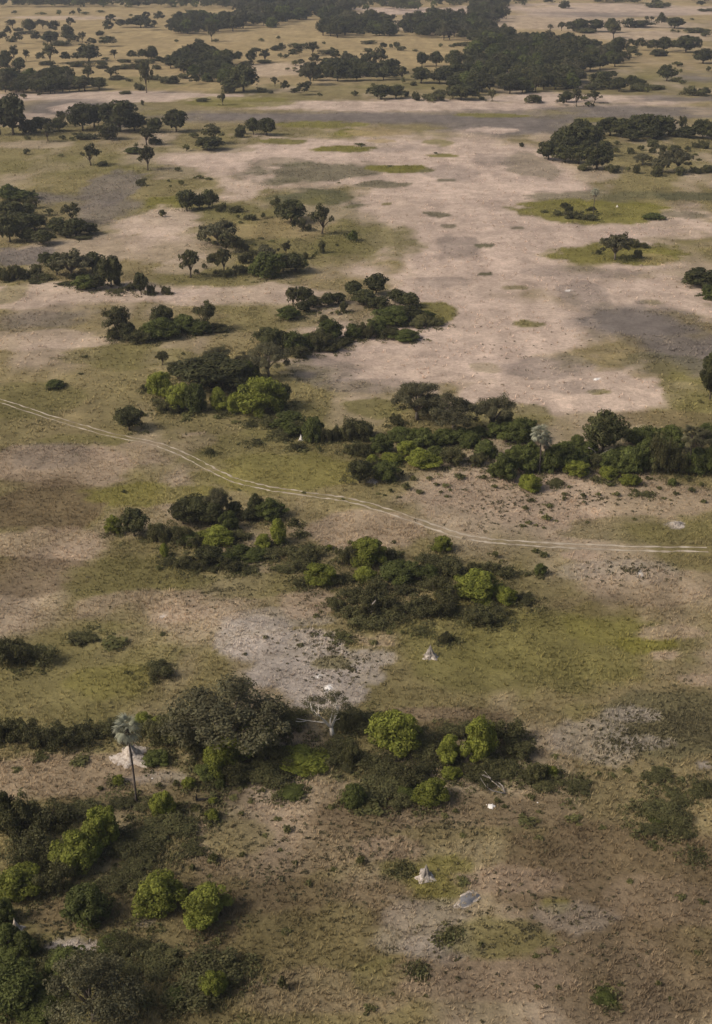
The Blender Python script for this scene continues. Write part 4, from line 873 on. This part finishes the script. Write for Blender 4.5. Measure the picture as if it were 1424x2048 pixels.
termite(1360, 1054, 44, 14, 'crumbled grey mound rubble on the right above the track', 8, M_TW, 0.5, 1.0)
termite(30, 1868, 34, 34, 'pale mound half hidden by bushes at lower left edge', 9, M_TA, 0.6, 1.2)
termite(944 + 863 / 2.9667, 200 + 634 / 2.9667, 7, 6, 'tiny bright white mound on the palm islet', 10, M_STONE, 0.7, 1.2)
def crust(X, Y, wp, label, seed):
    gx_, gy_, sl = ground_at(X, Y); Wm = wp * depth_at(Y) / F
    o = link('pale_stone', mound_mesh('pale_stone', Wm / 2, Wm * 0.22, seed, 0.5, M_STONE, 0.4)); o.location = (gx_, gy_, hz(gx_, gy_)); tag(o, label, 'stone', 'pale stones')
crust(690 + 832 / 2.848, 1430 + 528 / 2.848, 20, 'chalk-white stone lying below the dead branch', 21)
crust(690 + 1096 / 2.848, 1430 + 508 / 2.848, 8, 'small white stone right of the chalk-white one', 22)
crust(656, 1380, 17, 'largest white crust slab on the sand flat', 23)
crust(636, 1358, 8, 'small white crust lump on the upper part of sand flat', 24)
crust(305 * 1.0, 1560, 8, 'white stone on the sandy bank near the palm', 25)
crust(1193, 758, 12, 'lone white stone far out on the pink grass', 26)

# ------------------------------------------------------------------ grass tussocks and ground cover: real blades, far too many to count
rs = np.random.RandomState(77)
def scatter(n, y0, y1, xmargin, seed, power=1.0):
    r5 = np.random.RandomState(seed)
    y = y0 + (y1 - y0) * r5.rand(n) ** power
    halfw = (712.0 / F) * np.hypot(y, CAM_H) * 1.04 + xmargin
    x = (r5.rand(n) * 2 - 1) * halfw
    return x, y
TRX = TP
def grass(name, label, n, y0, y1, blades, hmin, hmax, bw, seed, power):
    x, y = scatter(n, y0, y1, 6, seed, power)
    c = ground_col(x, y)
    lum = c.mean(1)
    greenish = (c[:, 1] / (c[:, 0] + 1e-6))
    dens = fbm(x / 9.0, y / 9.0, 401, 3)
    keep = (np.random.RandomState(seed + 1).rand(n) < np.clip(0.25 + 1.6 * (dens - 0.3), 0.15, 1)) & (lum < 0.36) & (np.random.RandomState(seed + 5).rand(n) < np.clip((y1 + 0.0 - y) / (0.45 * (y1 - y0)), 0.0 if y1 > 300 else 1.0, 1))
    sat = (c.max(1) - c.min(1)) / (c.max(1) + 1e-6)
    if y1 > 300: keep &= (sat > 0.3) & ((lum < 0.17) | (np.random.RandomState(seed + 7).rand(n) < 0.25))
    # keep the wheel ruts clear
    dmin = np.full(n, 1e9)
    for i in range(0, len(TRX), 2):
        dmin = np.minimum(dmin, (x - TRX[i, 0]) ** 2 + (y - TRX[i, 1]) ** 2)
    keep &= dmin > 2.2
    x, y, c, greenish = x[keep], y[keep], c[keep], greenish[keep]
    n = len(x); r6 = np.random.RandomState(seed + 2)
    z = height(x, y)
    scl = (hmin + (hmax - hmin) * r6.rand(n)) * (0.6 + 0.8 * fbm(x / 14.0, y / 14.0, 511, 2))
    V = np.zeros((n, blades, 3, 3), dtype=np.float32); CC = np.zeros((n, blades, 3, 3), dtype=np.float32)
    tint = ((1.3 if y1 < 300 else 1.45) + 0.5 * r6.rand(n))[:, None]
    for b in range(blades):
        az = r6.rand(n) * 6.283; ln = scl * (0.6 + 0.5 * r6.rand(n)); tilt = (0.25 if y1 < 300 else 0.6) + 0.75 * r6.rand(n)
        dx, dy = np.cos(az), np.sin(az); wx, wy = -dy * bw, dx * bw
        ox, oy = dx * scl * 0.15 + 0.0, dy * scl * 0.15
        V[:, b, 0] = np.stack([x + ox - wx, y + oy - wy, z - 0.02], 1)
        V[:, b, 1] = np.stack([x + ox + wx, y + oy + wy, z - 0.02], 1)
        V[:, b, 2] = np.stack([x + ox + dx * ln * tilt, y + oy + dy * ln * tilt, z + ln], 1)
        cc = c * tint * (0.85 + 0.3 * r6.rand(n))[:, None]
        CC[:, b, 0] = cc; CC[:, b, 1] = cc; CC[:, b, 2] = cc * 1.12
    V = V.reshape(-1, 3); CC = CC.reshape(-1, 3)
    me = mesh_np(name, V, np.arange(len(V)), np.full(len(V) // 3, 3), [M_GR], col=CC)
    o = link(name, me); o['kind'] = 'stuff'; o['label'] = label; o['category'] = 'grass'
M_GR, N, L, P = mat('grass_blades')
at = N.new('ShaderNodeAttribute'); at.attribute_name = 'col'
L.new(at.outputs['Color'], P.inputs['Base Color']); P.inputs['Roughness'].default_value = 0.8; P.inputs['Specular IOR Level'].default_value = 0.1
tr = N.new('ShaderNodeBsdfTranslucent'); L.new(at.outputs['Color'], tr.inputs[0]); ms = N.new('ShaderNodeMixShader'); ms.inputs[0].default_value = 0.35
L.new(P.outputs[0], ms.inputs[1]); L.new(tr.outputs[0], ms.inputs[2]); L.new(ms.outputs[0], N['Material Output'].inputs[0])
grass('grass', 'dry and green grass tussocks of the nearer plain', 95000, 72, 225, 5, 0.22, 0.62, 0.05, 1, 1.0)
grass('grass', 'dry grass tussocks of the middle plain', 110000, 222, 720, 4, 0.22, 0.6, 0.13, 2, 1.0)

# ------------------------------------------------------------------ undergrowth round the thickets and low ground cover: uncountable, joined
def clumps(name, label, P_, leaves, seed, m):
    """P_: rows x, y, radius, height"""
    r7 = np.random.RandomState(seed); P_ = np.asarray(P_); n = len(P_) * leaves; ci = np.repeat(np.arange(len(P_)), leaves)
    az = r7.rand(n) * 6.283; d = np.sqrt(r7.rand(n)) * P_[ci, 2]; f = r7.rand(n)
    x = P_[ci, 0] + d * np.cos(az); y = P_[ci, 1] + d * np.sin(az)
    p = np.stack([x, y, height(x, y) + 0.03 + f * P_[ci, 3] * (1.15 - d / P_[ci, 2])], 1)
    nr = r7.normal(size=(n, 3)) * 0.7 + np.array([0, 0, 0.6]); nr /= np.linalg.norm(nr, axis=1)[:, None]
    a = np.cross(nr, r7.normal(size=(n, 3))); a /= np.linalg.norm(a, axis=1)[:, None]; b = np.cross(nr, a)
    sz = (0.07 + 0.08 * r7.rand(n) + 0.06 * P_[ci, 2])[:, None]
    q = np.stack([p - a * sz, p - b * sz * 0.55, p + a * sz, p + b * sz * 0.55], 1)
    q[:, :, 2] = np.maximum(q[:, :, 2], height(q[:, :, 0].ravel(), q[:, :, 1].ravel()).reshape(n, 4) + 0.02)
    me = mesh_np(name, q.reshape(-1, 3), np.arange(n * 4), np.full(n, 4), [m], tone=(0.75 + 0.5 * r7.rand(len(P_)))[ci] * (0.8 + 0.4 * r7.rand(n)))
    o = link(name, me); o['kind'] = 'stuff'; o['label'] = label; o['category'] = 'undergrowth'
r8 = random.Random(21); U = []; U2 = []
for t in ITEMS:
    if t['Y'] < 560 or t['k'] in 'sT': continue
    gx_, gy_, Wm, Hm, sl = t['s']
    for i in range(10 if t['k'] == 'S' else 8):
        a = r8.uniform(0, 6.283); d = Wm * r8.uniform(0.3, 0.75)
        (U if r8.random() < 0.72 else U2).append((gx_ + d * math.cos(a), gy_ + d * math.sin(a), r8.uniform(0.4, 1.2), r8.uniform(0.2, 1.0)))
U3 = []
for t in ITEMS:
    if not (190 < t['Y'] <= 560) or t['k'] in 'sB' or t.get('stuff'): continue
    gx_, gy_, Wm, Hm, sl = t['s']
    for i in range(5):
        a = r8.uniform(0, 6.283); d = Wm * r8.uniform(0.15, 0.8)
        U3.append((gx_ + d * math.cos(a), gy_ + d * math.sin(a), r8.uniform(0.6, 2.0), r8.uniform(0.3, 1.5)))
clumps('undergrowth', 'olive undergrowth at the feet of the farther trees', U3, 26, 5, M_S)
clumps('undergrowth', 'dull olive undergrowth round the thickets', U, 38, 1, M_S)
clumps('undergrowth', 'fresher green undergrowth round the thickets', U2, 34, 2, M_s)
GC = []
COVER = [(1360, 1450, 130, 70, 1001), (1240, 1490, 110, 60, 240), (1200, 1000, 240, 50, 170), (1000, 1010, 110, 50, 120), (660, 1300, 110, 60, 150), (700, 1340, 70, 40, 90), (1270, 1140, 130, 26, 130), (300, 1640, 200, 60, 110), (900, 1650, 260, 60, 110), (350, 1720, 240, 90, 130), (560, 1760, 260, 120, 110), (1060, 1860, 320, 160, 160), (700, 1700, 640, 300, 260), (520, 840, 200, 40, 90), (600, 480, 170, 60, 150), (1330, 300, 140, 30, 90), (430, 1180, 220, 40, 90), (1340, 1640, 80, 50, 70), (120, 1850, 160, 140, 120), (1000, 700, 420, 120, 70), (600, 1150, 500, 200, 150), (200, 1500, 220, 60, 50)]
for cx, cy, rx, ry, n in COVER:
    for i in range(n):
        a = r8.uniform(0, 6.283); f = min(1.5, abs(r8.gauss(0, 0.62))); g_ = ground_at(cx + rx * f * math.cos(a), cy + ry * f * math.sin(a))
        s_ = r8.choice((0.35, 0.45, 0.5, 0.6, 0.8, 1.1)) * (1 if cy > 1200 else 1.25); GC.append((g_[0], g_[1], 0.34 * s_, (0.14 if n > 1000 else 0.32) * s_))
clumps('ground_cover', 'low dark tufts dotted over the grass and bare ground', GC, 13, 3, M_GC)

# ------------------------------------------------------------------ the hazy air over the plain
HAZE = 0.00013
if HAZE:
    x, y0, y1, z0, z1 = 9500, -600, 14500, -3, 97
    Vh = [(-x, y0, z0), (x, y0, z0), (x, y1, z0), (-x, y1, z0), (-x, y0, z1), (x, y0, z1), (x, y1, z1), (-x, y1, z1)]
    g = Geo(); g.add(Vh, [(3, 2, 1, 0), (4, 5, 6, 7), (0, 1, 5, 4), (1, 2, 6, 5), (2, 3, 7, 6), (3, 0, 4, 7)])
    m = bpy.data.materials.new('haze'); m.use_nodes = True; N = m.node_tree.nodes
    N.remove(N['Principled BSDF'])
    pv = N.new('ShaderNodeVolumePrincipled'); pv.inputs['Color'].default_value = (0.78, 0.83, 0.9, 1); pv.inputs['Density'].default_value = HAZE; pv.inputs['Anisotropy'].default_value = 0.2
    m.node_tree.links.new(pv.outputs[0], N['Material Output'].inputs['Volume'])
    o = link('haze', g.mesh('haze', [m])); o['kind'] = 'stuff'
print('plants', len(live), 'stuff', len(STUFF), 'far wood', len(fr), {k: len(v) for k, v in by.items()})
